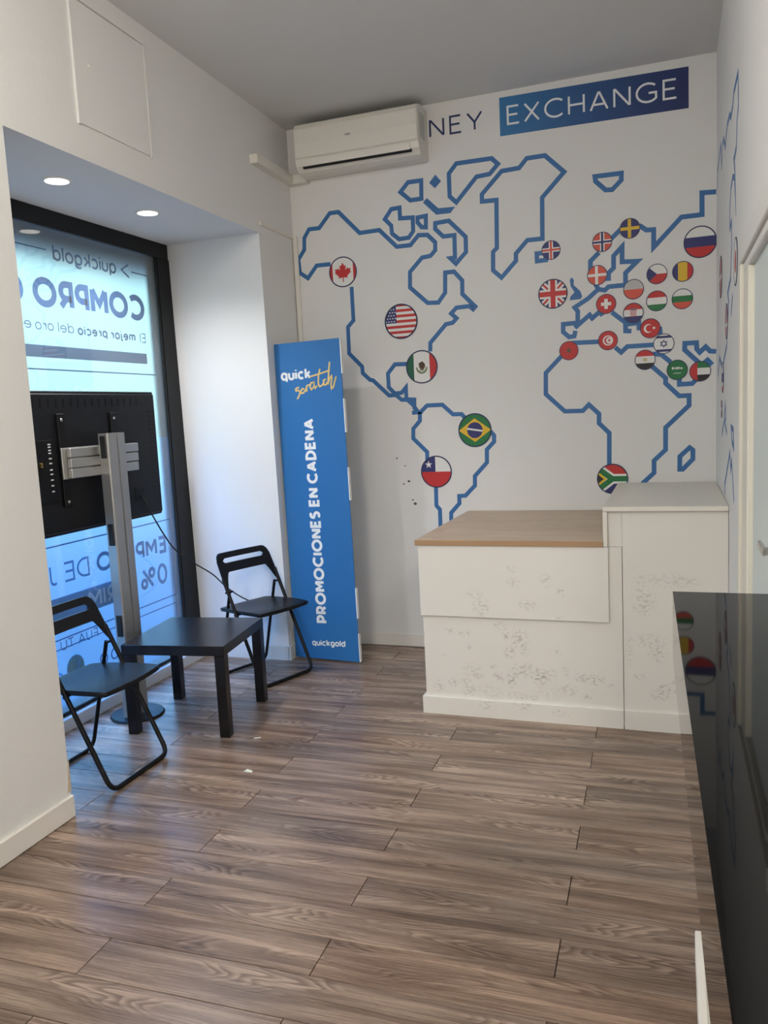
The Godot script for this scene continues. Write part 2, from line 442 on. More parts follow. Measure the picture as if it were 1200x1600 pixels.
# ---------------------------------------------------------------- computed textures
func wood_image(w: int, h: int, strips: int, dark: Color, light: Color, seed_: int, contrast := 1.0) -> ImageTexture:
	var warp := FastNoiseLite.new()
	warp.seed = seed_
	warp.noise_type = FastNoiseLite.TYPE_SIMPLEX_SMOOTH
	warp.frequency = 1.0
	warp.fractal_octaves = 2
	var fine := FastNoiseLite.new()
	fine.seed = seed_ + 5
	fine.noise_type = FastNoiseLite.TYPE_SIMPLEX
	fine.frequency = 1.0
	fine.fractal_octaves = 3
	var img := Image.create(w, h, false, Image.FORMAT_RGB8)
	var rows := h / strips
	for y in h:
		var s := y / rows
		var v := float(y % rows) / rows
		var heart := 0.5 + 0.38 * sin(s * 2.4)
		var way := 1.0 if s % 2 == 0 else -1.0
		var many := 2.2 + 0.7 * (s % 3)
		for x in w:
			var u := float(x) / w
			# fine straight fibres, pores, broad tone, and nested arches along the heart of the board
			var sway := 0.05 * warp.get_noise_2d(u * 2.6, v * 1.5 + s * 7.0)
			var vv := v + sway
			var fibre := fine.get_noise_2d(u * 3.2, (vv + s * 4.0) * 24.0)
			var pore := fine.get_noise_2d(u * 16.0 + 50.0, (vv + s * 4.0) * 60.0)
			var tone := warp.get_noise_2d(u * 1.3 + 30.0, vv * 2.2 + s * 5.0)
			var d := vv - heart
			var f := way * u * (5.0 + many) + d * d * 10.0 + 0.8 * warp.get_noise_2d(u * 3.4 + 70.0, vv * 2.6 + s * 11.0)
			var ring := fposmod(f * 2.1, 1.0)
			ring = smoothstep(0.0, 0.7, ring) * (1.0 - smoothstep(0.8, 1.0, ring)) - 0.5
			var arch := clampf(1.2 - absf(d) * 2.6, 0.0, 1.0) * smoothstep(-0.15, 0.35, warp.get_noise_2d(u * 2.4 + 90.0, vv * 1.2 + s * 3.7))
			var sap := smoothstep(0.1, 0.4, warp.get_noise_2d(u * 0.8 + 140.0, vv * 3.0 + s * 9.0))
			var k := clampf(0.43 + contrast * (0.2 * fibre + 0.16 * minf(pore, 0.1) + 0.34 * tone + 0.36 * ring * arch + 0.16 * sap), 0.0, 1.0)
			img.set_pixel(x, y, dark.lerp(light, k))
	img.generate_mipmaps()
	return ImageTexture.create_from_image(img)

# white paint with grey scuffs; spots of [x, y, rx, ry, strength] in metres
func scuff_image(x0: float, y0: float, x1: float, y1: float, spots: Array) -> ImageTexture:
	var n := FastNoiseLite.new()
	n.seed = 17
	n.frequency = 1.0
	n.fractal_octaves = 2
	var w := 900
	var h := int(w * (y1 - y0) / (x1 - x0))
	var img := Image.create(w, h, false, Image.FORMAT_RGB8)
	var base := col(229, 226, 219)
	var dirt := col(160, 154, 146)
	img.fill(base)
	for s in spots:
		var ax := int((s[0] - s[2] - x0) / (x1 - x0) * w)
		var bx := int((s[0] + s[2] - x0) / (x1 - x0) * w)
		var ay := int((y1 - s[1] - s[3]) / (y1 - y0) * h)
		var by := int((y1 - s[1] + s[3]) / (y1 - y0) * h)
		for py in range(maxi(ay, 0), mini(by, h)):
			for px in range(maxi(ax, 0), mini(bx, w)):
				var X := x0 + (px + 0.5) / w * (x1 - x0)
				var Y := y1 - (py + 0.5) / h * (y1 - y0)
				var q := Vector2((X - s[0]) / s[2], (Y - s[1]) / s[3]).length()
				if q >= 1.0: continue
				var fine := n.get_noise_2d(X * 34.0 + s[0] * 90.0, Y * 52.0)
				var g := (1.0 - q * q) * smoothstep(0.0, 1.0, 0.22 + 1.1 * fine + 0.5 * n.get_noise_2d(X * 90.0 + 40.0, Y * 60.0))
				var c := img.get_pixel(px, py)
				img.set_pixel(px, py, c.lerp(dirt, clampf(g * s[4] * 0.85, 0.0, 1.0)))
	img.generate_mipmaps()
	return ImageTexture.create_from_image(img)

# ---------------------------------------------------------------- the scene
func _ready():
	setup_view()
	make_materials()
	build_shell()
	build_floor()
	build_window()
	build_door()
	build_mural()
	build_flags()
	build_counter()
	build_black_counter()
	build_air_conditioner()
	build_board()
	build_television()
	build_table()
	build_chairs()
	build_small()
	build_lamps()

func setup_view():
	var cam := Camera3D.new()
	cam.name = "camera"
	cam.position = Vector3(0, 1.5, 0)
	cam.rotation_degrees = Vector3(-7.028, 19.917, -2.838)
	cam.fov = 64.9
	cam.near = 0.02
	cam.current = true
	add_child(cam)
	var env := Environment.new()
	env.background_mode = Environment.BG_SKY
	var sky := Sky.new()
	var ps := ProceduralSkyMaterial.new()
	ps.sky_top_color = col(84, 142, 224)
	ps.sky_horizon_color = col(150, 198, 246)
	ps.ground_horizon_color = col(150, 160, 170)
	ps.ground_bottom_color = col(120, 125, 130)
	ps.sky_energy_multiplier = 3.2
	ps.ground_energy_multiplier = 1.2
	sky.sky_material = ps
	env.sky = sky
	env.tonemap_mode = Environment.TONE_MAPPER_LINEAR
	env.tonemap_exposure = 1.09
	env.sdfgi_enabled = true
	env.ssao_enabled = true
	env.ssil_enabled = true
	# the sun stands behind the shop: it lights the houses across the street and leaves the pavement in shade
	var sun := DirectionalLight3D.new()
	sun.name = "sun"
	sun.rotation_degrees = Vector3(-46, 68, 0)
	sun.light_color = col(255, 244, 226)
	sun.light_energy = 1.15
	sun.light_angular_distance = 0.6
	sun.shadow_enabled = true
	add_child(sun)
	var we := WorldEnvironment.new()
	we.name = "environment"
	we.environment = env
	add_child(we)

func make_materials():
	var wn := NoiseTexture2D.new()
	wn.width = 512
	wn.height = 512
	wn.seamless = true
	wn.as_normal_map = true
	wn.bump_strength = 1.2
	var fn := FastNoiseLite.new()
	fn.seed = 3
	fn.frequency = 0.05
	fn.fractal_octaves = 3
	wn.noise = fn
	var w := mat("wall_paint", col(229, 228, 225), 0.85)
	w.normal_enabled = true
	w.normal_texture = wn
	w.normal_scale = 0.25
	w.uv1_triplanar = true
	w.uv1_world_triplanar = true
	w.uv1_scale = Vector3(2.2, 2.2, 2.2)
	var c: StandardMaterial3D = w.duplicate()
	c.resource_name = "ceiling_paint"
	c.albedo_color = col(218, 218, 216)
	M["ceiling_paint"] = c
	mat("skirting", col(232, 228, 220), 0.45)
	mat("trim_white", col(230, 226, 216), 0.4)
	mat("plastic_white", col(228, 224, 214), 0.38)
	mat("plastic_shade", col(196, 193, 186), 0.5)
	mat("slot_black", col(12, 12, 13), 0.6)
	mat("frame_black", col(15, 17, 20), 0.4)
	mat("kerb", col(226, 228, 228), 0.5)
	mat("groove", col(38, 32, 28), 0.9)
	mat("chair_black", col(14, 14, 16), 0.4)
	mat("tube_black", col(12, 12, 14), 0.4, 0.0)
	mat("table_black", col(11, 11, 13), 0.27)
	mat("tv_black", col(15, 16, 19), 0.5)
	mat("tv_dark", col(8, 8, 9), 0.55)
	mat("aluminium", col(176, 174, 168), 0.34, 0.75)
	mat("steel", col(190, 188, 182), 0.28, 0.9)
	mat("brass", col(190, 160, 90), 0.35, 0.8)
	mat("rubber", col(16, 16, 17), 0.6)
	mat("port_white", col(214, 214, 210), 0.5)
	mat("board_blue", col(44, 112, 176), 0.42)
	mat("print_white", col(236, 238, 238), 0.5)
	mat("cutout_pale", col(176, 216, 250), 0.5)  # stands in for bright backlit film showing through cut-out letters
	mat("print_gold", col(226, 196, 128), 0.5)
	mat("foam_white", col(240, 240, 238), 0.6)
	mat("navy", col(36, 48, 98), 0.55)
	mat("film_ink", col(22, 94, 152), 0.5)
	mat("film_ink_dark", col(26, 86, 124), 0.5)
	mat("film_ink_light", col(72, 146, 214), 0.5)
	mat("film_green", col(64, 140, 168), 0.5)
	mat("black_glass", col(7, 7, 7), 0.03)
	mat("door_panel", col(214, 224, 222), 0.4)
	mat("head_white", col(224, 223, 218), 0.6)
	mat("door_frame", col(232, 228, 214), 0.42)
	mat("pavement", col(104, 106, 108), 0.9)
	mat("facade", col(190, 184, 174), 0.9)
	mat("house", col(226, 226, 196), 0.9)
	mat("awning_blue", col(26, 66, 146), 0.6)
	mat("paper", col(214, 216, 204), 0.8)
	mat("mark", col(92, 88, 84), 0.9)
	mat("chip", col(205, 190, 165), 0.95)
	mat("pale_logo", col(168, 166, 160), 0.4)
	for t in [["film_upper", col(156, 172, 136)], ["film_lower", col(152, 196, 208)]]:  # green and blue of the outdoor light are put into the film tints
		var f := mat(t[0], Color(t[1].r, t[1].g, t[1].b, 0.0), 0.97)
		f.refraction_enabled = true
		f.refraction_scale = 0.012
	var gp := mat("clear_pane", Color(1, 1, 1, 0.04), 0.02)
	gp.transparency = BaseMaterial3D.TRANSPARENCY_ALPHA
	for k in ["frame_black", "chair_black", "tube_black", "tv_black", "tv_dark", "black_glass"]: M[k].metallic_specular = 0.36
	var p := mat("print_colours", Color.WHITE, 0.5)
	p.vertex_color_use_as_albedo = true
	var wt := wood_image(1400, 1280, 10, col(80, 64, 53), col(206, 184, 165), 21)
	for k in 4:
		var f := mat("floor_wood_%d" % k, [col(255, 250, 246), col(236, 229, 224), col(246, 236, 228), col(228, 224, 222)][k], 0.27)
		f.metallic_specular = 0.55
		f.albedo_texture = wt
	var ot := wood_image(768, 256, 2, col(172, 148, 124), col(214, 194, 170), 77, 0.55)
	var o := mat("worktop_oak", Color.WHITE, 0.4)
	o.albedo_texture = ot
	o.uv1_triplanar = true
	o.uv1_scale = Vector3(0.9, 0.9, 0.9)
	mat("worktop_edge", col(172, 138, 104), 0.5)

# left wall face at a given depth: the wall is not quite square to the back wall
func xl(z: float) -> float:
	return -2.21 - 0.047 * (-2.37 - z) / 2.4

func build_shell():
	var st := mb()
	boxmm(st, Vector3(-2.5, -0.05, ZB - 0.15), Vector3(0.5, CEIL + 0.1, ZB))
	var wb := struct("wall_back", st, M.wall_paint)
	# scuffs and old plug holes in the plaster
	for q in [[-1.631, 1.212, 0.006], [-1.579, 1.163, 0.005], [-1.558, 1.066, 0.009], [-1.593, 1.05, 0.006], [-1.538, 0.948, 0.006], [-1.523, 0.924, 0.011]]:
		st = mb()
		prism(st, circle(q[0], q[1], q[2], q[2] * 0.8, 9), Vector3(0, 0, ZB), Vector3.RIGHT, Vector3.UP, Vector3.BACK, 0.0001, 0.0006)
		obj("plug_hole", st, M.mark, wb)
	st = mb()
	boxmm(st, Vector3(-3.1, CEIL, -4.95), Vector3(2.4, CEIL + 0.12, 2.6))
	struct("ceiling", st, M.ceiling_paint)
	# left wall: the pier, the lintel over the recess and the return by the back wall
	var zc := -2.37
	st = mb()
	block(st, [Vector2(-3.0, zc), Vector2(-2.21, zc), Vector2(-2.21, 2.5), Vector2(-3.0, 2.5)], -0.05, CEIL + 0.05)
	struct("wall_left", st, M.wall_paint)
	st = mb()
	block(st, [Vector2(-3.0, ZB - 0.1), Vector2(xl(ZB), ZB - 0.1), Vector2(-2.2101, zc), Vector2(-3.0, zc)], 2.566, CEIL + 0.05)
	struct("wall_left_lintel", st, M.wall_paint)
	st = mb()
	var zr0 := -4.362
	var zr1 := -4.316
	block(st, [Vector2(-3.0, ZB - 0.1), Vector2(xl(ZB), ZB - 0.1), Vector2(xl(zr0), zr0), Vector2(-3.0, zr0)], -0.05, 2.566,
		[Vector2(-3.0, ZB - 0.1), Vector2(xl(ZB), ZB - 0.1), Vector2(xl(zr1), zr1), Vector2(-3.0, zr1)])
	struct("wall_left_return", st, M.wall_paint)
	# right wall with the door opening, and the room going on beside the camera
	st = mb()
	boxmm(st, Vector3(XR, -0.05, ZB - 0.1), Vector3(XR + 0.12, CEIL + 0.05, -3.02))
	struct("wall_right", st, M.wall_paint)
	st = mb()
	boxmm(st, Vector3(XR - 0.003, 2.0, -3.02), Vector3(XR + 0.12, CEIL + 0.05, -2.05))
	struct("wall_right_lintel", st, M.wall_paint)
	st = mb()
	boxmm(st, Vector3(XR + 0.002, -0.05, -2.17), Vector3(2.3, CEIL + 0.05, -2.05))
	struct("wall_right_return", st, M.wall_paint)
	st = mb()
	boxmm(st, Vector3(2.2, -0.05, -2.17), Vector3(2.35, CEIL + 0.05, 2.5))
	struct("wall_right_far", st, M.wall_paint)
	st = mb()
	boxmm(st, Vector3(-3.0, -0.05, 2.4), Vector3(2.35, CEIL + 0.05, 2.55))
	struct("wall_front", st, M.wall_paint)
	# skirting boards
	st = mb()
	boxmm(st, Vector3(xl(ZB) + 0.002, 0.001, ZB - 0.001), Vector3(-1.16, 0.085, ZB + 0.013), 0.003)
	struct("baseboard_back", st, M.skirting)
	st = mb()
	boxmm(st, Vector3(-2.212, 0.001, -2.372), Vector3(-2.196, 0.088, 2.4), 0.003)
	var bl := struct("baseboard_left", st, M.skirting)
	st = mb()
	prism(st, PackedVector2Array([Vector2(-2.3745, 0.1), Vector2(-2.352, 0.1), Vector2(-2.362, 0.15), Vector2(-2.366, 0.2), Vector2(-2.3745, 0.23)]), Vector3(-2.2098, 0, 0), Vector3.BACK, Vector3.UP, Vector3.RIGHT, 0.0, 0.0012)
	obj("chipped_plaster", st, M.chip, bl)
	st = mb()
	block(st, [Vector2(-2.79, zr0 - 0.004), Vector2(xl(zr0), zr0 - 0.004), Vector2(xl(zr0) + 0.002, zr0 + 0.012), Vector2(-2.79, zr0 + 0.012)], 0.001, 0.09)
	struct("baseboard_recess", st, M.skirting)
	st = mb()
	block(st, [Vector2(xl(ZB) - 0.002, ZB), Vector2(xl(ZB) + 0.012, ZB), Vector2(xl(zr0) + 0.013, zr0 + 0.012), Vector2(xl(zr0) - 0.002, zr0 + 0.012)], 0.001, 0.09)
	struct("baseboard_return", st, M.skirting)
	# pavement and facade outside, which the window looks out on
	st = mb()
	boxmm(st, Vector3(-13.0, -0.25, -22.0), Vector3(-3.0, -0.12, 14.0))
	struct("pavement", st, M.pavement)
	st = mb()
	boxmm(st, Vector3(-3.0, CEIL + 0.12, -22.0), Vector3(2.4, 11.0, 14.0))
	struct("upper_storeys", st, M.facade)
	st = mb()
	boxmm(st, Vector3(-3.02, -0.1, -22.0), Vector3(-2.9, CEIL + 0.11, -4.95))
	boxmm(st, Vector3(-3.02, -0.1, 2.6), Vector3(-2.9, CEIL + 0.11, 14.0))
	struct("shop_front", st, M.facade)
	st = mb()
	boxmm(st, Vector3(-16.0, -0.1, -26.0), Vector3(-13.0, 9.0, 18.0))
	struct("opposite_house", st, M.house)

func build_floor():
	var st := mb()
	boxmm(st, Vector3(-3.0, -0.06, -4.95), Vector3(2.35, -0.011, 2.55))
	var fl := struct("floor", st, M.groove)
	var a := deg_to_rad(1.2)
	var U := Vector3(cos(a), 0, -sin(a))
	var W := Vector3(sin(a), 0, cos(a))
	var O := Vector3(-0.95, 0, -2.6)
	var rng := RandomNumberGenerator.new()
	rng.seed = 11
	var lo := Vector2(-2.95, -4.86)
	var hi := Vector2(2.3, 2.5)
	for k in range(-16, 34):
		for j in range(-4, 5):
			var u0 := j * 1.27 + (0.0 if posmod(k, 2) == 0 else 0.635)
			var u1 := u0 + 1.27
			var mid := O + U * (u0 + 0.635) + W * (k * 0.16 + 0.08)
			if mid.z < -4.95 or mid.z > 2.6: continue
			var s0 := u0
			var s1 := u1
			# cut at the walls
			s0 = maxf(s0, (lo.x - O.x - W.x * k * 0.16) / U.x)
			var right := hi.x if mid.z > -2.2 else 0.34
			s1 = minf(s1, (right - O.x - W.x * k * 0.16) / U.x)
			if s1 - s0 < 0.05: continue
			var w0 := k * 0.16
			var w1 := w0 + 0.16
			if (O + W * w0).z < lo.y - 0.02 or (O + W * w1).z > hi.y + 0.05: continue
			st = mb()
			var g := 0.0013
			var bv := 0.0007
			var strip := rng.randi() % 10
			var turn := rng.randi() % 2 == 0
			var flip := rng.randi() % 2 == 0
			var P := func(s: float, w: float, y: float) -> Vector3: return O + U * s + W * w + Vector3(0, y, 0)
			var T := func(s: float, w: float) -> Vector2:
				var tv := (w - w0) / 0.16
				if flip: tv = 1.0 - tv
				var tu := (s - u0) / 1.28 + 0.003
				if turn: tu = 1.0 - tu
				return Vector2(tu, (strip + 0.03 + 0.94 * tv) / 10.0)
			var pts := []
			var uv := []
			for q in [[s0 + g + bv, w0 + g + bv], [s1 - g - bv, w0 + g + bv], [s1 - g - bv, w1 - g - bv], [s0 + g + bv, w1 - g - bv]]:
				pts.append(P.call(q[0], q[1], 0.0))
				uv.append(T.call(q[0], q[1]))
			flat(st)
			face(st, pts, Vector3.UP, uv)
			var low := []
			var uvl := []
			for q in [[s0 + g, w0 + g], [s1 - g, w0 + g], [s1 - g, w1 - g], [s0 + g, w1 - g]]:
				low.append(P.call(q[0], q[1], -bv))
				uvl.append(T.call(q[0], q[1]))
			var cen: Vector3 = (pts[0] + pts[2]) * 0.5
			for e in 4:
				var f := (e + 1) % 4
				var out: Vector3 = (low[e] + low[f]) * 0.5 - cen
				out.y = 0
				face(st, [pts[e], pts[f], low[f], low[e]], out.normalized() + Vector3.UP, [uv[e], uv[f], uvl[f], uvl[e]])
				var d := Vector3(0, -0.0095, 0)
				face(st, [low[e], low[f], low[f] + d, low[e] + d], out, [uvl[e], uvl[f], uvl[f], uvl[e]])
			obj("plank", st, M["floor_wood_%d" % (rng.randi() % 4)], fl)

func build_window():
	var zn := -2.37
	var xf := -2.87       # inner face of the frame
	var win := holder("window_1")
	var st := mb()
	boxmm(st, Vector3(xf - 0.09, 2.478, zn - 0.002), Vector3(xf, 2.5675, -4.312), 0.003)
	obj("frame_head", st, M.frame_black, win)
	st = mb()
	block(st, [Vector2(xf - 0.09, -4.362), Vector2(xf - 0.0002, -4.36), Vector2(xf - 0.0002, -4.2), Vector2(xf - 0.09, -4.2)], 0.08, 2.4778,
		[Vector2(xf - 0.09, -4.318), Vector2(xf - 0.0002, -4.317), Vector2(xf - 0.0002, -4.196), Vector2(xf - 0.09, -4.196)])
	obj("frame_stile", st, M.frame_black, win)
	st = mb()
	boxmm(st, Vector3(xf - 0.09, 0.08, -2.47), Vector3(xf, 2.477, zn), 0.003)
	obj("frame_stile", st, M.frame_black, win)
	st = mb()
	boxmm(st, Vector3(xf - 0.09, 0.065, -4.195), Vector3(xf - 0.004, 0.085, -2.475), 0.003)
	obj("frame_sill", st, M.frame_black, win)
	st = mb()
	boxmm(st, Vector3(XF + 0.0085, 0.086, -4.1955), Vector3(xf - 0.003, 2.477, -4.175), 0.001)
	obj("glazing_bead", st, M.frame_black, win)
	st = mb()
	boxmm(st, Vector3(-3.0, -0.05, -4.36), Vector3(-2.845, 0.064, zn), 0.004)
	obj("sill_kerb", st, M.kerb, win)
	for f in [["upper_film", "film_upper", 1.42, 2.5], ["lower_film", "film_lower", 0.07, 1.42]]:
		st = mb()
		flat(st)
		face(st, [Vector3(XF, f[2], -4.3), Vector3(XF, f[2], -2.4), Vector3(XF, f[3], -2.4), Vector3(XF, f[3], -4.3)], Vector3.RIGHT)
		tag(obj(f[0], st, M[f[1]], win), "frosted upper window film with green outdoor light in its tint" if f[2] > 1 else "frosted lower window film with blue outdoor light in its tint")
	st = mb()
	boxmm(st, Vector3(XF + 0.0035, 0.07, -4.25), Vector3(XF + 0.008, 2.49, -2.42))
	tag(obj("glass_pane", st, M.clear_pane, win), "clear glass pane")
	# added box standing in for the blue awning outside, darkens the film top
	st = mb()
	boxmm(st, Vector3(-3.3, 2.44, -4.6), Vector3(-3.03, 2.75, -2.2), 0.01)
	obj("added_awning_box", st, M.awning_blue, win)
	# lettering of the film, read from the street
	var u := Vector3.BACK
	var v := Vector3.UP
	var n := Vector3.RIGHT
	var o := Vector3(XF, 0, 0)
	var t := thing("window_emblem", "mirrored blue brand lettering with arrow mark on upper window film", "lettering", Vector3.ZERO, 0.0, "window film print")
	write(">", o + u * -3.947 + v * 2.322, u, v, n, 0.0802, 0.13, 0.1, M.film_ink_dark, t, 0.0802)
	write("quickgold", o + u * -3.829 + v * 2.329, u, v, n, 0.0771, 0.15, 0.1, M.film_ink_dark, t, 0.4882)
	t = thing("window_headline", "large mirrored bold COMPRO lettering on upper window film", "lettering", Vector3.ZERO, 0.0, "window film print")
	write("COMPRO", o + u * -4.055 + v * 2.092, u, v, n, 0.1459, 0.23, 0.1, M.film_ink, t, 0.8736)
	write("ORO", o + u * -3.119 + v * 2.092, u, v, n, 0.1459, 0.23, 0.1, M.film_ink, t, 0.4419)
	t = thing("window_text", "thin mirrored line of small text under COMPRO on window film", "lettering", Vector3.ZERO, 0.0, "window film print")
	write("El", o + u * -4.044 + v * 1.969, u, v, n, 0.0545, 0.1, 0.13, M.film_ink_dark, t, 0.0514)
	write("mejor", o + u * -3.949 + v * 1.973, u, v, n, 0.0514, 0.19, 0.13, M.film_ink_dark, t, 0.2158)
	write("precio", o + u * -3.705 + v * 1.975, u, v, n, 0.0514, 0.19, 0.13, M.film_ink_dark, t, 0.2343)
	write("del", o + u * -3.445 + v * 1.979, u, v, n, 0.0514, 0.1, 0.13, M.film_ink_dark, t, 0.1151)
	write("oro", o + u * -3.300 + v * 1.981, u, v, n, 0.0514, 0.1, 0.13, M.film_ink_dark, t, 0.1254)
	write("en", o + u * -3.151 + v * 1.983, u, v, n, 0.0514, 0.1, 0.13, M.film_ink_dark, t, 0.1028)
	st = mb()
	prism(st, rect(-4.041, 1.849, -2.467, 1.908), o, u, v, n, 0.0002, 0.001)
	tag(obj("window_band", st, M.film_ink_dark), "broad dark teal band printed across upper window film", "print", "window film print")
	st = mb()
	var q := []
	for p in [[-3.962, 2.361], [-4.114, 2.359], [-4.116, 1.788], [-2.467, 1.794]]: q.append(Vector2(p[0], p[1]))
	ribbon(st, q, false, 0.007, o, u, v, n, 0.0002, 0.001)
	ribbon(st, [Vector2(-3.299, 2.373), Vector2(-2.467, 2.374)], false, 0.007, o, u, v, n, 0.0002, 0.001)
	tag(obj("window_border", st, M.film_ink_dark), "thin line framing the COMPRO lettering on upper window film", "print", "window film print")
	# lower print
	st = mb()
	q = []
	for p in [[-2.467, 0.922], [-4.132, 0.922], [-4.137, 0.454], [-2.467, 0.452]]: q.append(Vector2(p[0], p[1]))
	ribbon(st, q, false, 0.007, o, u, v, n, 0.0002, 0.001)
	tag(obj("window_border", st, M.film_ink), "thin line framing the lower window film lettering", "print", "window film print")
	st = mb()
	q = []
	for p in [[-2.467, 0.404], [-4.130, 0.404], [-4.134, 0.123]]: q.append(Vector2(p[0], p[1]))
	ribbon(st, q, false, 0.006, o, u, v, n, 0.0002, 0.001)
	tag(obj("window_border", st, M.film_ink), "thin line near the foot of lower window film", "print", "window film print")
	t = thing("window_headline", "mirrored bold EMPEÑO DE lettering on lower window film", "lettering", Vector3.ZERO, 0.0, "window film print")
	write("EMPEÑO", o + u * -4.075 + v * 0.729, u, v, n, 0.1048, 0.2, 0.11, M.film_ink_light, t, 0.6269)
	write("DE", o + u * -3.392 + v * 0.729, u, v, n, 0.1028, 0.12, 0.14, M.film_ink_light, t, 0.1901)
	write("J", o + u * -3.153 + v * 0.729, u, v, n, 0.1028, 0.12, 0.14, M.film_ink_light, t)
	t = thing("window_figure", "mirrored bold 0% figure on lower window film", "lettering", Vector3.ZERO, 0.0, "window film print")
	write("0%", o + u * -4.066 + v * 0.546, u, v, n, 0.1254, 0.17, 0.12, M.film_ink_light, t, 0.2621)
	st = mb()
	prism(st, rect(-3.762, 0.540, -2.467, 0.663), o, u, v, n, 0.0002, 0.0008)
	t = thing("window_panel", "blue strip with mirrored lettering coloured as backlit film on lower window film", "print", Vector3.ZERO, 0.0, "window film print")
	obj("strip", st, M.film_ink_light, t)
	write("PRIM", o + u * -3.679 + v * 0.554, u, v, n, 0.0925, 0.16, 0.12, M.cutout_pale, t, 0.3186, true, 0.0016)
	t = thing("window_text", "mirrored thin FIJA TU lettering on lower window film", "lettering", Vector3.ZERO, 0.0, "window film print")
	write("FIJA TU", o + u * -3.409 + v * 0.394, u, v, n, 0.0504, 0.11, 0.14, M.film_ink, t, 0.2796)
	t = thing("window_text", "mirrored 600 digits low on lower window film", "lettering", Vector3.ZERO, 0.0, "window film print")
	write("600", o + u * -3.649 + v * 0.231, u, v, n, 0.0637, 0.14, 0.2, M.film_ink, t, 0.2467)
	t = thing("window_badge", "round teal telephone badge low on lower window film", "badge", Vector3.ZERO, 0.0, "window film print")
	st = mb()
	prism(st, circle(-3.220, 0.285, 0.0637, 0.0637), o, u, v, n, 0.0002, 0.0008)
	obj("disc", st, M.film_green, t)
	st = mb()
	ribbon(st, arc(-3.205, 0.305, 0.0432, 0.0432, 170, 285, 8), false, 0.014, o, u, v, n, 0.0002, 0.0014)
	obj("handset", st, M.film_ink_light, t)
	t = thing("window_text", "mirrored digit 6 beside the round badge on lower window film", "lettering", Vector3.ZERO, 0.0, "window film print")
	write("6", o + u * -3.135 + v * 0.226, u, v, n, 0.0678, 0.18, 0.2, M.film_ink_light, t)

func build_door():
	var d := holder("door_1")
	var st := mb()
	boxmm(st, Vector3(XR + 0.016, 0.004, -2.8), Vector3(XR + 0.056, 1.9, -2.175), 0.002)
	obj("door_leaf", st, M.door_panel, d)
	st = mb()
	boxmm(st, Vector3(XR - 0.012, 0.001, -3.06), Vector3(XR + 0.118, 1.93, -2.983), 0.003)
	obj("door_casing", st, M.door_frame, d)
	st = mb()
	boxmm(st, Vector3(XR - 0.002, 0.001, -2.979), Vector3(XR + 0.115, 1.9, -2.801), 0.004)
	obj("door_jamb", st, M.door_frame, d)
	st = mb()
	boxmm(st, Vector3(XR - 0.012, 1.932, -3.06), Vector3(XR + 0.119, 2.0, -2.06), 0.003)
	obj("door_head", st, M.head_white, d)
	st = mb()
	boxmm(st, Vector3(XR - 0.002, 1.9005, -2.979), Vector3(XR + 0.115, 1.928, -2.175), 0.003)
	obj("door_stop", st, M.head_white, d)
	st = mb()
	boxmm(st, Vector3(XR - 0.014, 1.094, -2.32), Vector3(XR - 0.004, 1.116, -2.2), 0.003)
	boxmm(st, Vector3(XR - 0.012, 1.096, -2.222), Vector3(XR + 0.0155, 1.114, -2.2), 0.003)
	var lv := obj("door_lever", st, M.steel, d)
	st = mb()
	boxmm(st, Vector3(XR + 0.012, 1.06, -2.236), Vector3(XR + 0.0158, 1.15, -2.186), 0.002)
	obj("lever_rose", st, M.steel, lv)

func pairs(a: Array) -> Array:
	var p := []
	for k in range(0, a.size(), 2): p.append(Vector2(a[k], a[k + 1]))
	return p

func outline(st: SurfaceTool, rec: Array, o: Vector3, u: Vector3, v: Vector3, n: Vector3, width: float, tint: int, lift := 0.0):
	var p := pairs(rec[1])
	if rec[0] == "fill":
		st.set_color(map_ink)
		prism(st, PackedVector2Array(p), o, u, v, n, 0.0002, 0.0009)
	else:
		ribbon(st, p, rec[0] == "closed", width, o, u, v, n, 0.0002, 0.0009 + lift, tint)

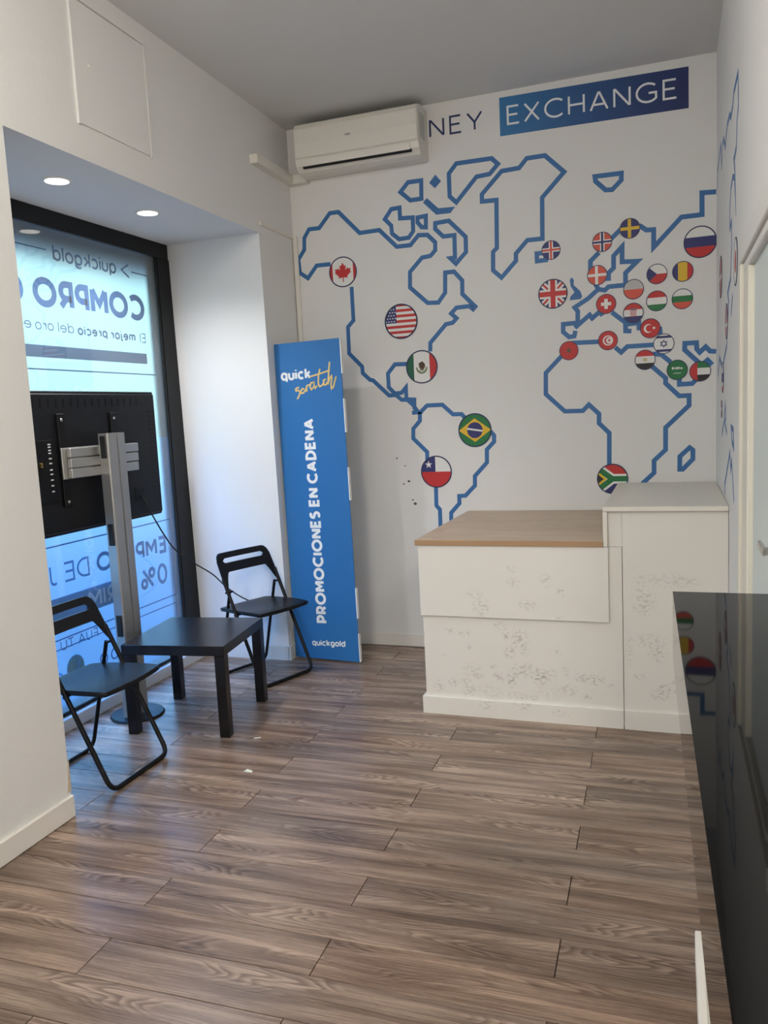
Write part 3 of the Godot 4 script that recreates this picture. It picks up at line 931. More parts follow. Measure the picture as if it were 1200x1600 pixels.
func build_mural():
	var o := Vector3(0, 0, ZB)
	var groups := [
		[[0, 1, 2], "blue angular outline of North America on the map wall"],
		[[3, 4, 5, 6], "blue angular outline of South America on the map wall"],
		[[7], "blue five-sided island outline below the air conditioner"],
		[[8], "tiny blue diamond island on the map wall"],
		[[9], "blue notched island outline above the North American coast"],
		[[10], "very small blue four-sided island outline beside notched island"],
		[[11], "solid blue bent island shape on the map wall"],
		[[12], "blue slanting arctic island outline left of Greenland"],
		[[13], "blue hooked island outline below the solid blue shape"],
		[[14], "large blue outline of Greenland on the map wall"],
		[[15], "small blue island outline behind the Icelandic flag sticker"],
		[[16], "blue trough-shaped island outline above Scandinavia on map wall"],
		[[17, 18, 19, 20, 21, 22, 23, 24, 25, 26, 30, 31, 32, 33], "blue angular outline of Europe and Asia on the map wall"],
		[[27], "small blue shape of Britain beside Union flag sticker"],
		[[28, 29, 34, 35], "blue angular outline of Africa on the map wall"],
		[[36], "blue outline of Madagascar above the tall white cabinet"]]
	for g in groups:
		var t := thing("map_outline", g[1], "wall print", Vector3.ZERO, 0.0, "map outlines on the back wall")
		var lift := 0.0
		for k in g[0]:
			var st := mb()
			outline(st, MAP_LINES[k], o, Vector3.RIGHT, Vector3.UP, Vector3.BACK, 0.0255, 1, lift)
			lift += 0.00006
			obj("outline_band", st, M.print_colours, t)
	o = Vector3(XR, 0, 0)
	var names := ["long thin blue outline of northern Asia on narrow right wall", "thin blue outline of India on the narrow right wall", "short blue island stroke below red dot flag on right wall", "thin blue outline of southeast Asia on right wall", "small blue closed island outline on right wall", "thin blue outline of Australia on right wall above cabinet"]
	for k in SIDE_LINES.size():
		var st := mb()
		outline(st, SIDE_LINES[k], o, Vector3.BACK, Vector3.UP, Vector3.LEFT, 0.024, 1)
		tag(obj("map_outline", st, M.print_colours), names[k], "wall print", "map outlines on the right wall")
	# banner and lettering
	var bt := thing("title_banner", "blue gradient banner with white EXCHANGE lettering", "banner")
	var st := mb()
	flat(st)
	var ys := [3.028, 3.236]
	for k in 8:
		var q := []
		for e in [[k, 0], [k + 1, 0], [k + 1, 1], [k, 1]]:
			q.append(Vector3(lerpf(-0.918, 0.087, e[0] / 8.0), ys[e[1]] - 0.013 * e[0] / 8.0, ZB + 0.0008))
		var c0 := col(46, 118, 172).lerp(col(30, 44, 98), k / 8.0).srgb_to_linear()
		var c1 := col(46, 118, 172).lerp(col(30, 44, 98), (k + 1) / 8.0).srgb_to_linear()
		var cs := [c0, c1, c1, c0]
		for j in [0, 3, 2, 0, 2, 1]:
			st.set_color(cs[j])
			st.add_vertex(q[j])
	obj("banner_field", st, M.print_colours, bt)
	write("EXCHANGE", Vector3(-0.878, 3.082, ZB + 0.0006), Vector3(1, -0.010, 0), Vector3.UP, Vector3.BACK, 0.104, 0.105, 0.2, M.print_white, bt, 0.908)
	var nt := thing("title_lettering", "thin navy letters NEY beside the air conditioner", "lettering")
	write("NEY", Vector3(-1.336, 3.083, ZB), Vector3.RIGHT, Vector3.UP, Vector3.BACK, 0.104, 0.11, 0.24, M.navy, nt, 0.32)

# ---------------------------------------------------------------- flags
func flag(called: String, label: String, base: Color, layers: Array, o: Vector3, u: Vector3, n: Vector3, cx: float, cy: float, r: float, group: String, ring := Color(0.11, 0.17, 0.33)):
	var t := thing("flag_sticker", label, "flag", Vector3.ZERO, 0.0, group)
	var disc := circle(0, 0, 1, 1, 40)
	var st := mb()
	st.set_color(base.srgb_to_linear())
	var O := o + u * cx + Vector3.UP * cy
	prism(st, disc, O, u * r, Vector3.UP * r, n, 0.0002, 0.002)
	var d := 0.0021
	for l in layers:
		st.set_color((l[0] as Color).srgb_to_linear())
		for piece in Geometry2D.intersect_polygons(l[1], disc):
			if not Geometry2D.is_polygon_clockwise(piece):
				prism(st, piece, O, u * r, Vector3.UP * r, n, d, d, false)
		d += 0.0001
	obj("printed_face", st, M.print_colours, t)
	st = mb()
	st.set_color(ring.srgb_to_linear())
	ribbon(st, Array(circle(0, 0, 0.965 * r, 0.965 * r, 40)), true, 0.075 * r, O, u, Vector3.UP, n, 0.0002, d + 0.0003)
	obj("rim", st, M.print_colours, t)

func build_flags():
	var R := col(196, 44, 44)
	var W := col(232, 232, 228)
	var B := col(44, 48, 110)
	var G := col(24, 116, 62)
	var K := col(28, 26, 28)
	var Y := col(226, 184, 46)
	var OR := col(214, 84, 66)
	var S := {}
	var h := func(c, y0, y1): return [c, rect(-1, y0, 1, y1)]
	var s := func(c, x0, x1): return [c, rect(x0, -1, x1, 1)]
	var leaf := PackedVector2Array(pairs([0, 0.62, 0.13, 0.38, 0.24, 0.44, 0.19, 0.12, 0.36, 0.28, 0.4, 0.18, 0.58, 0.22, 0.52, 0.04, 0.6, -0.02, 0.3, -0.28, 0.34, -0.4, 0.04, -0.36, 0.03, -0.66, -0.03, -0.66, -0.04, -0.36, -0.34, -0.4, -0.3, -0.28, -0.6, -0.02, -0.52, 0.04, -0.58, 0.22, -0.4, 0.18, -0.36, 0.28, -0.19, 0.12, -0.24, 0.44, -0.13, 0.38]))
	S.canada = ["round Canadian flag sticker with red maple leaf", W, [s.call(R, -1, -0.74), s.call(R, 0.74, 1), [R, leaf]]]
	var us := []
	for k in 7: us.append(h.call(R, 1.0 - (2 * k + 1) * 2.0 / 13.0, 1.0 - 2 * k * 2.0 / 13.0))
	us.append([B, rect(-1, -0.08, -0.28, 1)])
	for i in 4:
		for j in 5: us.append([W, star(-0.9 + 0.16 * i + (0.08 if j % 2 else 0.0), 0.02 + 0.17 * j, 0.062)])
	S.usa = ["round United States flag sticker with stars and stripes", W, us]
	S.mexico = ["round Mexican flag sticker with brown eagle emblem", W, [s.call(col(20, 92, 62), -1, -0.5), s.call(R, 0.5, 1), [col(120, 134, 96), Geometry2D.clip_polygons(circle(0, -0.06, 0.36, 0.36), rect(-0.5, -0.02, 0.5, 0.6))[0]], [W, circle(0, -0.02, 0.27, 0.27)], [col(104, 74, 50), circle(0.02, 0.06, 0.2, 0.24, 12)], [col(82, 58, 40), PackedVector2Array(pairs([-0.22, 0.2, 0.05, 0.34, 0.2, 0.1, 0.02, -0.12]))], [col(90, 120, 90), rect(-0.16, -0.22, 0.16, -0.17)]]]
	S.brazil = ["round Brazilian flag sticker with yellow diamond", G, [[Y, PackedVector2Array(pairs([-0.97, 0, 0, 0.7, 0.97, 0, 0, -0.7]))], [B, circle(0, 0, 0.47, 0.47)], [W, bar(Vector2(-0.46, 0.1), Vector2(0.46, -0.06), 0.1)]]]
	S.chile = ["round Chilean flag sticker with one white star", W, [h.call(R, -1, 0), [B, rect(-1, 0, -0.05, 1)], [W, star(-0.48, 0.45, 0.25)]]]
	var uk := []
	for e in [1, -1]: uk.append([W, bar(Vector2(-1, e), Vector2(1, -e), 0.4)])
	for e in [1, -1]: uk.append([R, bar(Vector2(-1, e), Vector2(1, -e), 0.14)])
	uk += [[W, rect(-1, -0.3, 1, 0.3)], [W, rect(-0.3, -1, 0.3, 1)], [R, rect(-1, -0.17, 1, 0.17)], [R, rect(-0.17, -1, 0.17, 1)]]
	S.uk = ["large round Union flag sticker with red and white crosses", B, uk]
	S.iceland = ["small round Icelandic flag sticker with orange cross on navy", B, [[W, rect(-1, -0.2, 1, 0.24)], [W, rect(-0.22, -1, 0.22, 1)], [OR, rect(-1, -0.08, 1, 0.12)], [OR, rect(-0.11, -1, 0.11, 1)]]]
	S.norway = ["small round Norwegian flag sticker with navy cross on orange red", OR, [[W, rect(-1, -0.22, 1, 0.2)], [W, rect(-0.22, -1, 0.22, 1)], [B, rect(-1, -0.11, 1, 0.09)], [B, rect(-0.11, -1, 0.11, 1)]]]
	S.sweden = ["small round Swedish flag sticker with yellow cross on navy", B, [[Y, rect(-1, -0.16, 1, 0.16)], [Y, rect(-0.2, -1, 0.12, 1)]]]
	S.denmark = ["small round Danish flag sticker with plain white cross on orange red", OR, [[W, rect(-1, -0.14, 1, 0.14)], [W, rect(-0.2, -1, 0.08, 1)]]]
	S.russia = ["large round white, blue and red striped flag sticker in the wall corner", W, [h.call(B, -0.3, 0.32), h.call(R, -1, -0.3)]]
	S.poland = ["small round flag sticker, pale grey above red", col(190, 188, 186), [h.call(OR, -1, 0)]]
	S.czech = ["small round white and red flag sticker with navy wedge", W, [h.call(R, -1, 0), [B, PackedVector2Array(pairs([-1, 0.9, 0, 0, -1, -0.9]))]]]
	S.romania = ["small round flag sticker of navy, yellow and red upright bands", Y, [s.call(B, -1, -0.45), s.call(R, 0.42, 1)]]
	S.swiss = ["small round red flag sticker with short white plus sign", R, [[W, rect(-0.5, -0.17, 0.5, 0.17)], [W, rect(-0.17, -0.5, 0.17, 0.5)]]]
	S.hungary = ["small round flag sticker striped red, white and green", W, [h.call(R, 0.33, 1), h.call(G, -1, -0.33)]]
	S.bulgaria = ["small round flag sticker striped white, green and red", W, [h.call(G, -0.3, 0.3), h.call(OR, -1, -0.3)]]
	var cr := [h.call(R, 0.33, 1), h.call(B, -1, -0.33)]
	for i in 5:
		for j in 5:
			if (i + j) % 2 == 0: cr.append([R, rect(-0.3 + 0.12 * i, -0.36 + 0.12 * j, -0.18 + 0.12 * i, -0.24 + 0.12 * j)])
	cr.append([col(120, 110, 130), rect(-0.28, 0.26, 0.28, 0.42)])
	S.croatia = ["small round flag sticker with red and white chequered shield", W, cr]
	S.turkey = ["small round red flag sticker with white crescent and star", R, [[W, crescent(-0.2, 0, 0.44, 0.35, 0.12)], [W, star(0.36, 0.02, 0.2, 0.3)]]]
	var isr := [h.call(B, 0.55, 0.78), h.call(B, -0.78, -0.55)]
	for e in [1, -1]:
		for k in 3:
			var a0 := deg_to_rad(90.0 * e + 120.0 * k)
			var a1 := deg_to_rad(90.0 * e + 120.0 * (k + 1))
			isr.append([B, bar(Vector2(cos(a0), sin(a0)) * 0.36, Vector2(cos(a1), sin(a1)) * 0.36, 0.07)])
	S.israel = ["small round white flag sticker with blue six-pointed star", W, isr]
	S.morocco = ["small round red flag sticker with dark green star", R, [[col(70, 78, 44), star(0, 0, 0.36)]]]
	S.tunisia = ["small round red flag sticker with red crescent in white disc", R, [[W, circle(0, 0, 0.52, 0.52)], [R, crescent(0.04, 0, 0.4, 0.33, 0.1)], [R, star(0.14, 0, 0.2, PI / 2)]]]
	S.egypt = ["small round red, white and black flag sticker with faint gold emblem", W, [h.call(R, 0.36, 1), h.call(K, -1, -0.33), [col(206, 190, 150), rect(-0.2, -0.16, 0.2, 0.18)]]]
	S.saudi = ["small round green flag sticker with white script and line", G, [[W, rect(-0.5, 0.06, -0.32, 0.3)], [W, rect(-0.27, 0.1, -0.12, 0.24)], [W, rect(-0.08, 0.04, 0.08, 0.3)], [W, rect(0.13, 0.08, 0.26, 0.28)], [W, rect(0.31, 0.06, 0.5, 0.22)], [W, rect(-0.36, -0.36, 0.36, -0.3)]]]
	S.emirates = ["small round flag sticker with red upright band and green, white, black stripes", W, [h.call(G, 0.33, 1), h.call(K, -1, -0.33), s.call(R, -1, -0.25)]]
	S.south_africa = ["round South African flag sticker partly behind the tall cabinet", W, [[R, rect(-1, 0.3, 1, 1)], [B, rect(-1, -1, 1, -0.3)], [W, bar(Vector2(-1.1, 0.86), Vector2(0, 0), 0.62)], [W, bar(Vector2(-1.1, -0.86), Vector2(0, 0), 0.62)], [W, rect(-0.2, -0.32, 1, 0.32)], [G, bar(Vector2(-1.2, 0.9), Vector2(0, 0), 0.36)], [G, bar(Vector2(-1.2, -0.9), Vector2(0, 0), 0.36)], [G, rect(-0.2, -0.18, 1, 0.18)], [Y, PackedVector2Array(pairs([-1, 0.56, -0.34, 0, -1, -0.56]))], [K, PackedVector2Array(pairs([-1, 0.38, -0.56, 0, -1, -0.38]))]]]
	for k in S:
		var f: Array = FLAG_SPOTS[k]
		flag(k, S[k][0], S[k][1], S[k][2], Vector3(0, 0, ZB), Vector3.RIGHT, Vector3.BACK, f[0], f[1], f[2], "round flag stickers on the back wall")
	# the narrow right wall
	var side := [
		["round white flag sticker with red disc on the right wall", W, [[col(180, 70, 70), circle(0, 0, 0.48, 0.48)]], -3.353, 1.992, 0.088],
		["round dull red flag sticker highest on the right wall", col(176, 120, 116), [[W, rect(-1, -0.1, 1, 0.1)]], -4.344, 2.071, 0.1],
		["round pinkish flag sticker at mid height on the right wall", col(186, 128, 126), [[W, rect(-1, -0.3, 1, -0.1)]], -3.887, 1.821, 0.077],
		["round navy and red banded flag sticker on right wall", W, [[B, rect(-1, -0.3, 1, 0.3)], [R, rect(-1, -1, 1, -0.6)]], -4.165, 1.585, 0.072],
		["tiny round reddish flag sticker low on the right wall", col(186, 120, 116), [[W, rect(-1, -0.2, 1, 0.2)]], -4.249, 1.437, 0.042]]
	for f in side:
		flag("side", f[0], f[1], f[2], Vector3(XR, 0, 0), Vector3.FORWARD, Vector3.LEFT, -f[3], f[4], f[5], "round flag stickers on the right wall")

# ---------------------------------------------------------------- furniture
func uv_box(st: SurfaceTool, lo: Vector3, hi: Vector3, x0: float, y0: float, x1: float, y1: float):
	# panel whose front is mapped onto the scuffed paint
	flat(st)
	var t := func(p: Vector3) -> Vector2: return Vector2((p.x - x0) / (x1 - x0), 1.0 - (p.y - y0) / (y1 - y0))
	var c := []
	for k in 8: c.append(Vector3(hi.x if k & 1 else lo.x, hi.y if k & 2 else lo.y, hi.z if k & 4 else lo.z))
	for f in [[[4, 5, 7, 6], Vector3.BACK], [[0, 1, 3, 2], Vector3.FORWARD], [[0, 2, 6, 4], Vector3.LEFT], [[1, 3, 7, 5], Vector3.RIGHT], [[2, 3, 7, 6], Vector3.UP], [[0, 1, 5, 4], Vector3.DOWN]]:
		var p := []
		var uv := []
		for k in f[0]:
			p.append(c[k])
			uv.append(t.call(c[k]))
		face(st, p, f[1], uv)

func build_counter():
	var zc := -3.71
	var spots := []
	var z := func(u: float, v: float) -> Vector2: return Vector2(-1.175 + (u - 80) / 1042.0 * 0.957, 0.0 + (578 + (u - 80) * 0.0855 - v) / 1042.0 * 0.957)
	for q in [[235, 130, 40, 22, .5], [300, 150, 22, 22, .5], [345, 145, 26, 16, .6], [335, 215, 18, 22, .6], [200, 258, 22, 10, .4], [535, 160, 26, 34, .7], [605, 185, 55, 60, .6], [550, 255, 36, 40, .6], [630, 250, 30, 40, .4], [500, 115, 50, 30, .35], [800, 265, 22, 16, .5], [465, 330, 26, 18, .5], [390, 380, 36, 24, .5], [485, 378, 30, 20, .7], [555, 410, 30, 44, .9], [610, 360, 80, 50, .5], [705, 390, 50, 50, 1.0], [760, 380, 40, 40, .4], [835, 365, 24, 34, .5], [915, 400, 40, 30, .9], [985, 412, 60, 34, .6], [1060, 445, 24, 14, .4], [240, 412, 30, 26, .6], [305, 405, 44, 18, .5], [160, 432, 40, 40, .4], [330, 455, 46, 44, .6], [500, 405, 24, 22, .5], [590, 495, 60, 26, .6], [675, 505, 30, 20, .5], [855, 465, 46, 34, .6], [945, 500, 30, 16, .5], [620, 545, 70, 24, .5], [430, 540, 60, 30, .4], [810, 580, 60, 26, .4], [350, 345, 60, 46, .35], [640, 335, 40, 30, .35], [440, 470, 80, 60, .25], [760, 470, 80, 60, .25]]:
		var p: Vector2 = z.call(q[0], q[1])
		spots.append([p.x, p.y, q[2] * 0.00092, q[3] * 0.00092, q[4]])
	# hatch panel and tall cabinet smudges
	for q in [[-0.87, 0.555, 0.05, 0.06, .45], [-0.65, 0.57, 0.06, 0.03, .4], [-0.56, 0.69, 0.03, 0.04, .4], [-0.49, 0.64, 0.025, 0.03, .5], [-0.72, 0.74, 0.03, 0.03, .35], [-0.71, 0.68, 0.04, 0.03, .3], [-0.5, 0.515, 0.025, 0.015, .7], [-0.9, 0.62, 0.05, 0.03, .3],
		[-0.125, 0.6, 0.06, 0.08, .5], [-0.1, 0.42, 0.08, 0.04, .35], [-0.07, 0.36, 0.05, 0.05, .5], [-0.03, 0.2, 0.05, 0.03, .7], [-0.15, 0.25, 0.03, 0.02, .5], [-0.06, 0.17, 0.05, 0.03, .5], [0.03, 0.24, 0.05, 0.03, .7], [-0.02, 0.7, 0.13, 0.04, .3], [-0.14, 0.7, 0.04, 0.03, .3], [0.05, 0.7, 0.08, 0.03, .3], [-0.19, 0.38, 0.02, 0.1, .25]]:
		spots.append(q)
	var sc := mat("scuffed_paint", Color.WHITE, 0.5)
	sc.albedo_texture = scuff_image(-1.2, 0.0, 0.25, 1.05, spots)
	var t := thing("low_cabinet", "low white cabinet with scuffed hatch front under the oak worktop", "cabinet", Vector3.ZERO)
	var st := mb()
	uv_box(st, Vector3(-1.165, 0.0, ZB + 0.002), Vector3(-0.219, 0.85, zc), -1.2, 0.0, 0.25, 1.05)
	obj("body", st, sc, t)
	st = mb()
	uv_box(st, Vector3(-1.172, 0.503, zc + 0.0005), Vector3(-0.278, 0.85, zc + 0.016), -1.2, 0.0, 0.25, 1.05)
	obj("hatch_panel", st, sc, t)
	st = mb()
	uv_box(st, Vector3(-1.182, 0.001, ZB + 0.02), Vector3(-0.2185, 0.088, zc + 0.013), -1.2, 0.0, 0.25, 1.05)
	obj("plinth", st, sc, t)
	st = mb()
	boxmm(st, Vector3(-1.186, 0.851, ZB + 0.003), Vector3(-0.2995, 0.8785, zc + 0.022), 0.002)
	var top := thing("worktop", "light oak worktop on the low white cabinet", "worktop")
	obj("slab", st, M.worktop_oak, top)
	st = mb()
	boxmm(st, Vector3(-1.187, 0.852, zc + 0.021), Vector3(-0.2995, 0.8775, zc + 0.0235), 0.0006)
	obj("edge_band", st, M.worktop_edge, top)
	t = thing("tall_cabinet", "tall white scuffed cabinet with flat top in the corner", "cabinet")
	st = mb()
	uv_box(st, Vector3(-0.216, 0.0, ZB + 0.002), Vector3(XR - 0.002, 1.012, zc + 0.003), -1.2, 0.0, 0.25, 1.05)
	obj("body", st, sc, t)
	st = mb()
	uv_box(st, Vector3(-0.2985, 0.8515, ZB + 0.002), Vector3(-0.217, 1.012, zc - 0.0205), -1.2, 0.0, 0.25, 1.05)
	obj("side_panel", st, sc, t)
	st = mb()
	uv_box(st, Vector3(-0.278, 0.8515, zc - 0.02), Vector3(-0.217, 1.012, zc), -1.2, 0.0, 0.25, 1.05)
	obj("front_strip", st, sc, t)
	st = mb()
	boxmm(st, Vector3(-0.298, 1.0125, ZB + 0.002), Vector3(XR - 0.002, 1.034, zc + 0.022), 0.002)
	obj("top_board", st, M.trim_white, t)
	st = mb()
	uv_box(st, Vector3(-0.2155, 0.001, zc + 0.0035), Vector3(XR - 0.002, 0.09, zc + 0.014), -1.2, 0.0, 0.25, 1.05)
	obj("plinth", st, sc, t)
	st = mb()
	boxmm(st, Vector3(-0.2985, 0.8515, zc - 0.02), Vector3(-0.2785, 1.012, zc + 0.018), 0.002)
	obj("end_strip", st, M.trim_white, t)

func build_black_counter():
	var t := thing("reception_counter", "reception counter with glossy black glass top and apron on white base", "counter")
	var xa := func(z: float) -> float: return -0.002 + 0.033 * (z + 1.597) / 1.128
	var n := 0.4
	var st := mb()
	block(st, [Vector2(xa.call(-1.597), -1.597), Vector2(0.7, -1.597), Vector2(0.7, n), Vector2(xa.call(n), n)], 1.115, 1.135)
	obj("glass_top", st, M.black_glass, t)
	st = mb()
	block(st, [Vector2(xa.call(-1.597), -1.597), Vector2(xa.call(-1.597) + 0.02, -1.597), Vector2(xa.call(n) + 0.02, n), Vector2(xa.call(n), n)], 1.0, 1.1149)
	obj("glass_apron", st, M.black_glass, t)
	st = mb()
	boxmm(st, Vector3(0.071, 0.0, -2.33), Vector3(0.222, 0.955, n), 0.002)
	obj("base_panel", st, M.trim_white, t)
	st = mb()
	boxmm(st, Vector3(0.049, 0.001, -2.15), Vector3(0.0708, 0.082, n), 0.003)
	obj("plinth", st, M.skirting, t)
	st = mb()
	boxmm(st, Vector3(0.2225, 0.0, -1.57), Vector3(0.66, 1.1145, n - 0.03), 0.002)
	obj("cabinet_body", st, M.trim_white, t)
	st = mb()
	boxmm(st, Vector3(0.08, 0.956, -1.5), Vector3(0.222, 1.1145, n - 0.03), 0.002)
	obj("top_support", st, M.trim_white, t)

func build_air_conditioner():
	var x0 := -2.118
	var x1 := -1.348
	var t := thing("air_conditioner", "white wall-mounted air conditioner unit under the ceiling", "air conditioner")
	var u := Vector3.BACK
	var v := Vector3.UP
	var O := Vector3(x0, 0, ZB + 0.001)
	var prof := PackedVector2Array(pairs([0, 2.952, 0.10, 2.945, 0.15, 2.955, 0.18, 2.985, 0.19, 3.02, 0.19, 3.2, 0.175, 3.222, 0.13, 3.232, 0, 3.235]))
	var st := mb()
	prism(st, prof, O, u, v, Vector3.RIGHT, 0.0, x1 - x0)
	obj("housing", st, M.plastic_white, t)
	st = mb()
	# bowed front cover
	prism(st, PackedVector2Array(pairs([0.191, 3.022, 0.199, 3.03, 0.202, 3.11, 0.198, 3.19, 0.186, 3.215, 0.178, 3.222, 0.191, 3.2])), O, u, v, Vector3.RIGHT, 0.004, x1 - x0 - 0.004)
	obj("front_cover", st, M.plastic_white, t)
	st = mb()
	prism(st, PackedVector2Array(pairs([0.1915, 3.017, 0.198, 3.017, 0.1915, 2.978, 0.184, 2.984])), O, u, v, Vector3.RIGHT, 0.05, x1 - x0 - 0.05)
	obj("louvre_flap", st, M.plastic_white, t)
	st = mb()
	prism(st, PackedVector2Array(pairs([0.183, 2.985, 0.1875, 2.975, 0.179, 2.966, 0.172, 2.974])), O, u, v, Vector3.RIGHT, 0.045, x1 - x0 - 0.045)
	obj("outlet_slot", st, M.slot_black, t)
	st = mb()
	prism(st, circle((x1 - x0) * 0.45, 3.115, 0.02, 0.006, 16), O + u * 0.2018, Vector3.RIGHT, v, u, 0.0, 0.001)
	obj("emblem", st, M.pale_logo, t)
	st = mb()
	prism(st, rect(0.06, 3.05, 0.15, 3.19), O + Vector3(x1 - x0, 0, 0), u, v, Vector3.RIGHT, 0.0, 0.0008)
	tag(obj("rating_sticker", st, M.plastic_shade, t), "pale grey rating sticker")
	# trunking from the unit round the corner
	var tr := thing("cable_trunking", "white cable trunking from the air conditioner along left wall", "trunking")
	st = mb()
	var za := -4.26
	block(st, [Vector2(xl(za) + 0.0005, za), Vector2(xl(za) + 0.05, za), Vector2(xl(ZB) + 0.05, ZB + 0.0505), Vector2(xl(ZB) + 0.0005, ZB + 0.0505)], 2.935, 2.985)
	obj("duct", st, M.plastic_white, tr)
	st = mb()
	boxmm(st, Vector3(xl(ZB) + 0.0005, 2.932, ZB + 0.0005), Vector3(x0 + 0.002, 2.99, ZB + 0.05), 0.004)
	obj("corner_duct", st, M.plastic_white, tr)
	var cd := thing("pipe_conduit", "thin white conduit running down the left back corner", "conduit")
	st = mb()
	boxmm(st, Vector3(-2.252, 0.1, ZB + 0.0005), Vector3(-2.222, 2.63, ZB + 0.022), 0.006)
	obj("upright_run", st, M.plastic_white, cd)
	st = mb()
	var zb2 := -4.32
	block(st, [Vector2(xl(zb2) + 0.0005, zb2), Vector2(xl(zb2) + 0.016, zb2), Vector2(xl(ZB) + 0.016, ZB + 0.0225), Vector2(xl(ZB) + 0.0005, ZB + 0.0225)], 2.61, 2.63)
	obj("level_run", st, M.plastic_white, cd)

func build_board():
	# the board stands on the floor and leans a little to the left against the wall edge
	var BL := Vector3(-2.226, 0.002, -4.40)
	var BR := Vector3(-1.793, 0.002, -4.385)
	var up := (Vector3(-2.25, 1.93, -4.415) - BL).normalized()
	var rt := (BR - BL).normalized()
	rt = (rt - up * rt.dot(up)).normalized()
	var nn := rt.cross(up).normalized()
	var W := 0.433
	var H := 1.935
	var t := thing("display_board", "tall blue advertising board with vertical white lettering leaning in corner", "board")
	var st := mb()
	var q := PackedVector2Array([Vector2(0, 0.013), Vector2(W, 0), Vector2(W, H), Vector2(0, H)])
	prism(st, q, BL - nn * 0.006, rt, up, nn, -0.004, 0.006)
	obj("panel", st, M.board_blue, t)
	for f in [[0.0, 0.105], [0.18, 0.282], [0.388, 0.49], [0.763, 0.861], [0.909, 1.0]]:
		st = mb()
		var y1: float = H * (1.0 - f[0])
		var y0: float = H * (1.0 - f[1])
		prism(st, PackedVector2Array([Vector2(-0.024, y0 + 0.003), Vector2(0, y0), Vector2(0, y1), Vector2(-0.024, y1 - 0.003)]), BL + rt * W, nn, up, rt, 0.0005, 0.006)
		tag(obj("side_flap", st, M.foam_white, t), "white folded side flap")
	var O := BL + nn * 0.0004
	# vertical lettering reads upwards
	write("PROMOCIONES EN CADENA", O + rt * 0.235 + up * 0.235, up, -rt, nn, 0.073, 0.235, 0.13, M.print_white, t, 1.245)
	write("quick", O + rt * 0.035 + up * 1.715, rt, up, nn, 0.066, 0.21, 0.1, M.print_white, t, 0.2, false)
	write("quickgold", O + rt * 0.12 + up * 0.09, rt, up, nn, 0.04, 0.19, 0.1, M.print_white, t, 0.225, false)
	st = mb()
	var sp := func(u, w) -> Vector2: return Vector2(0.012 + (u - 10.0) / 1050.0 * 0.421, 1.60 + (555.0 - (w + (u - 300) * 0.09)) / 1050.0 * 0.43)
	var d := 0.0016
	for s in [[315, 550, 345, 510, 370, 450, 345, 420, 305, 432, 300, 405, 330, 385, 360, 380], [440, 405, 415, 395, 385, 430, 390, 465, 430, 455, 470, 400, 480, 380], [480, 440, 485, 360, 505, 345, 540, 340], [600, 300, 560, 310, 540, 370, 560, 405, 600, 370, 615, 300, 610, 360, 625, 385, 660, 345], [720, 105, 690, 210, 680, 320, 700, 360, 740, 340, 780, 290], [540, 225, 700, 180, 880, 125], [810, 250, 770, 270, 765, 330, 800, 335, 830, 290], [885, 5, 865, 120, 835, 330], [838, 320, 870, 240, 900, 205, 905, 240, 885, 330, 890, 385, 920, 360, 975, 210]]:
		var pt := []
		for k in range(0, s.size(), 2): pt.append(sp.call(float(s[k]), float(s[k + 1])))
		ribbon(st, pt, false, 0.0095, O, rt, up, nn, 0.0002, d)
		d += 0.0001
	tag(obj("script_lettering", st, M.print_gold, t), "gold handwritten script")

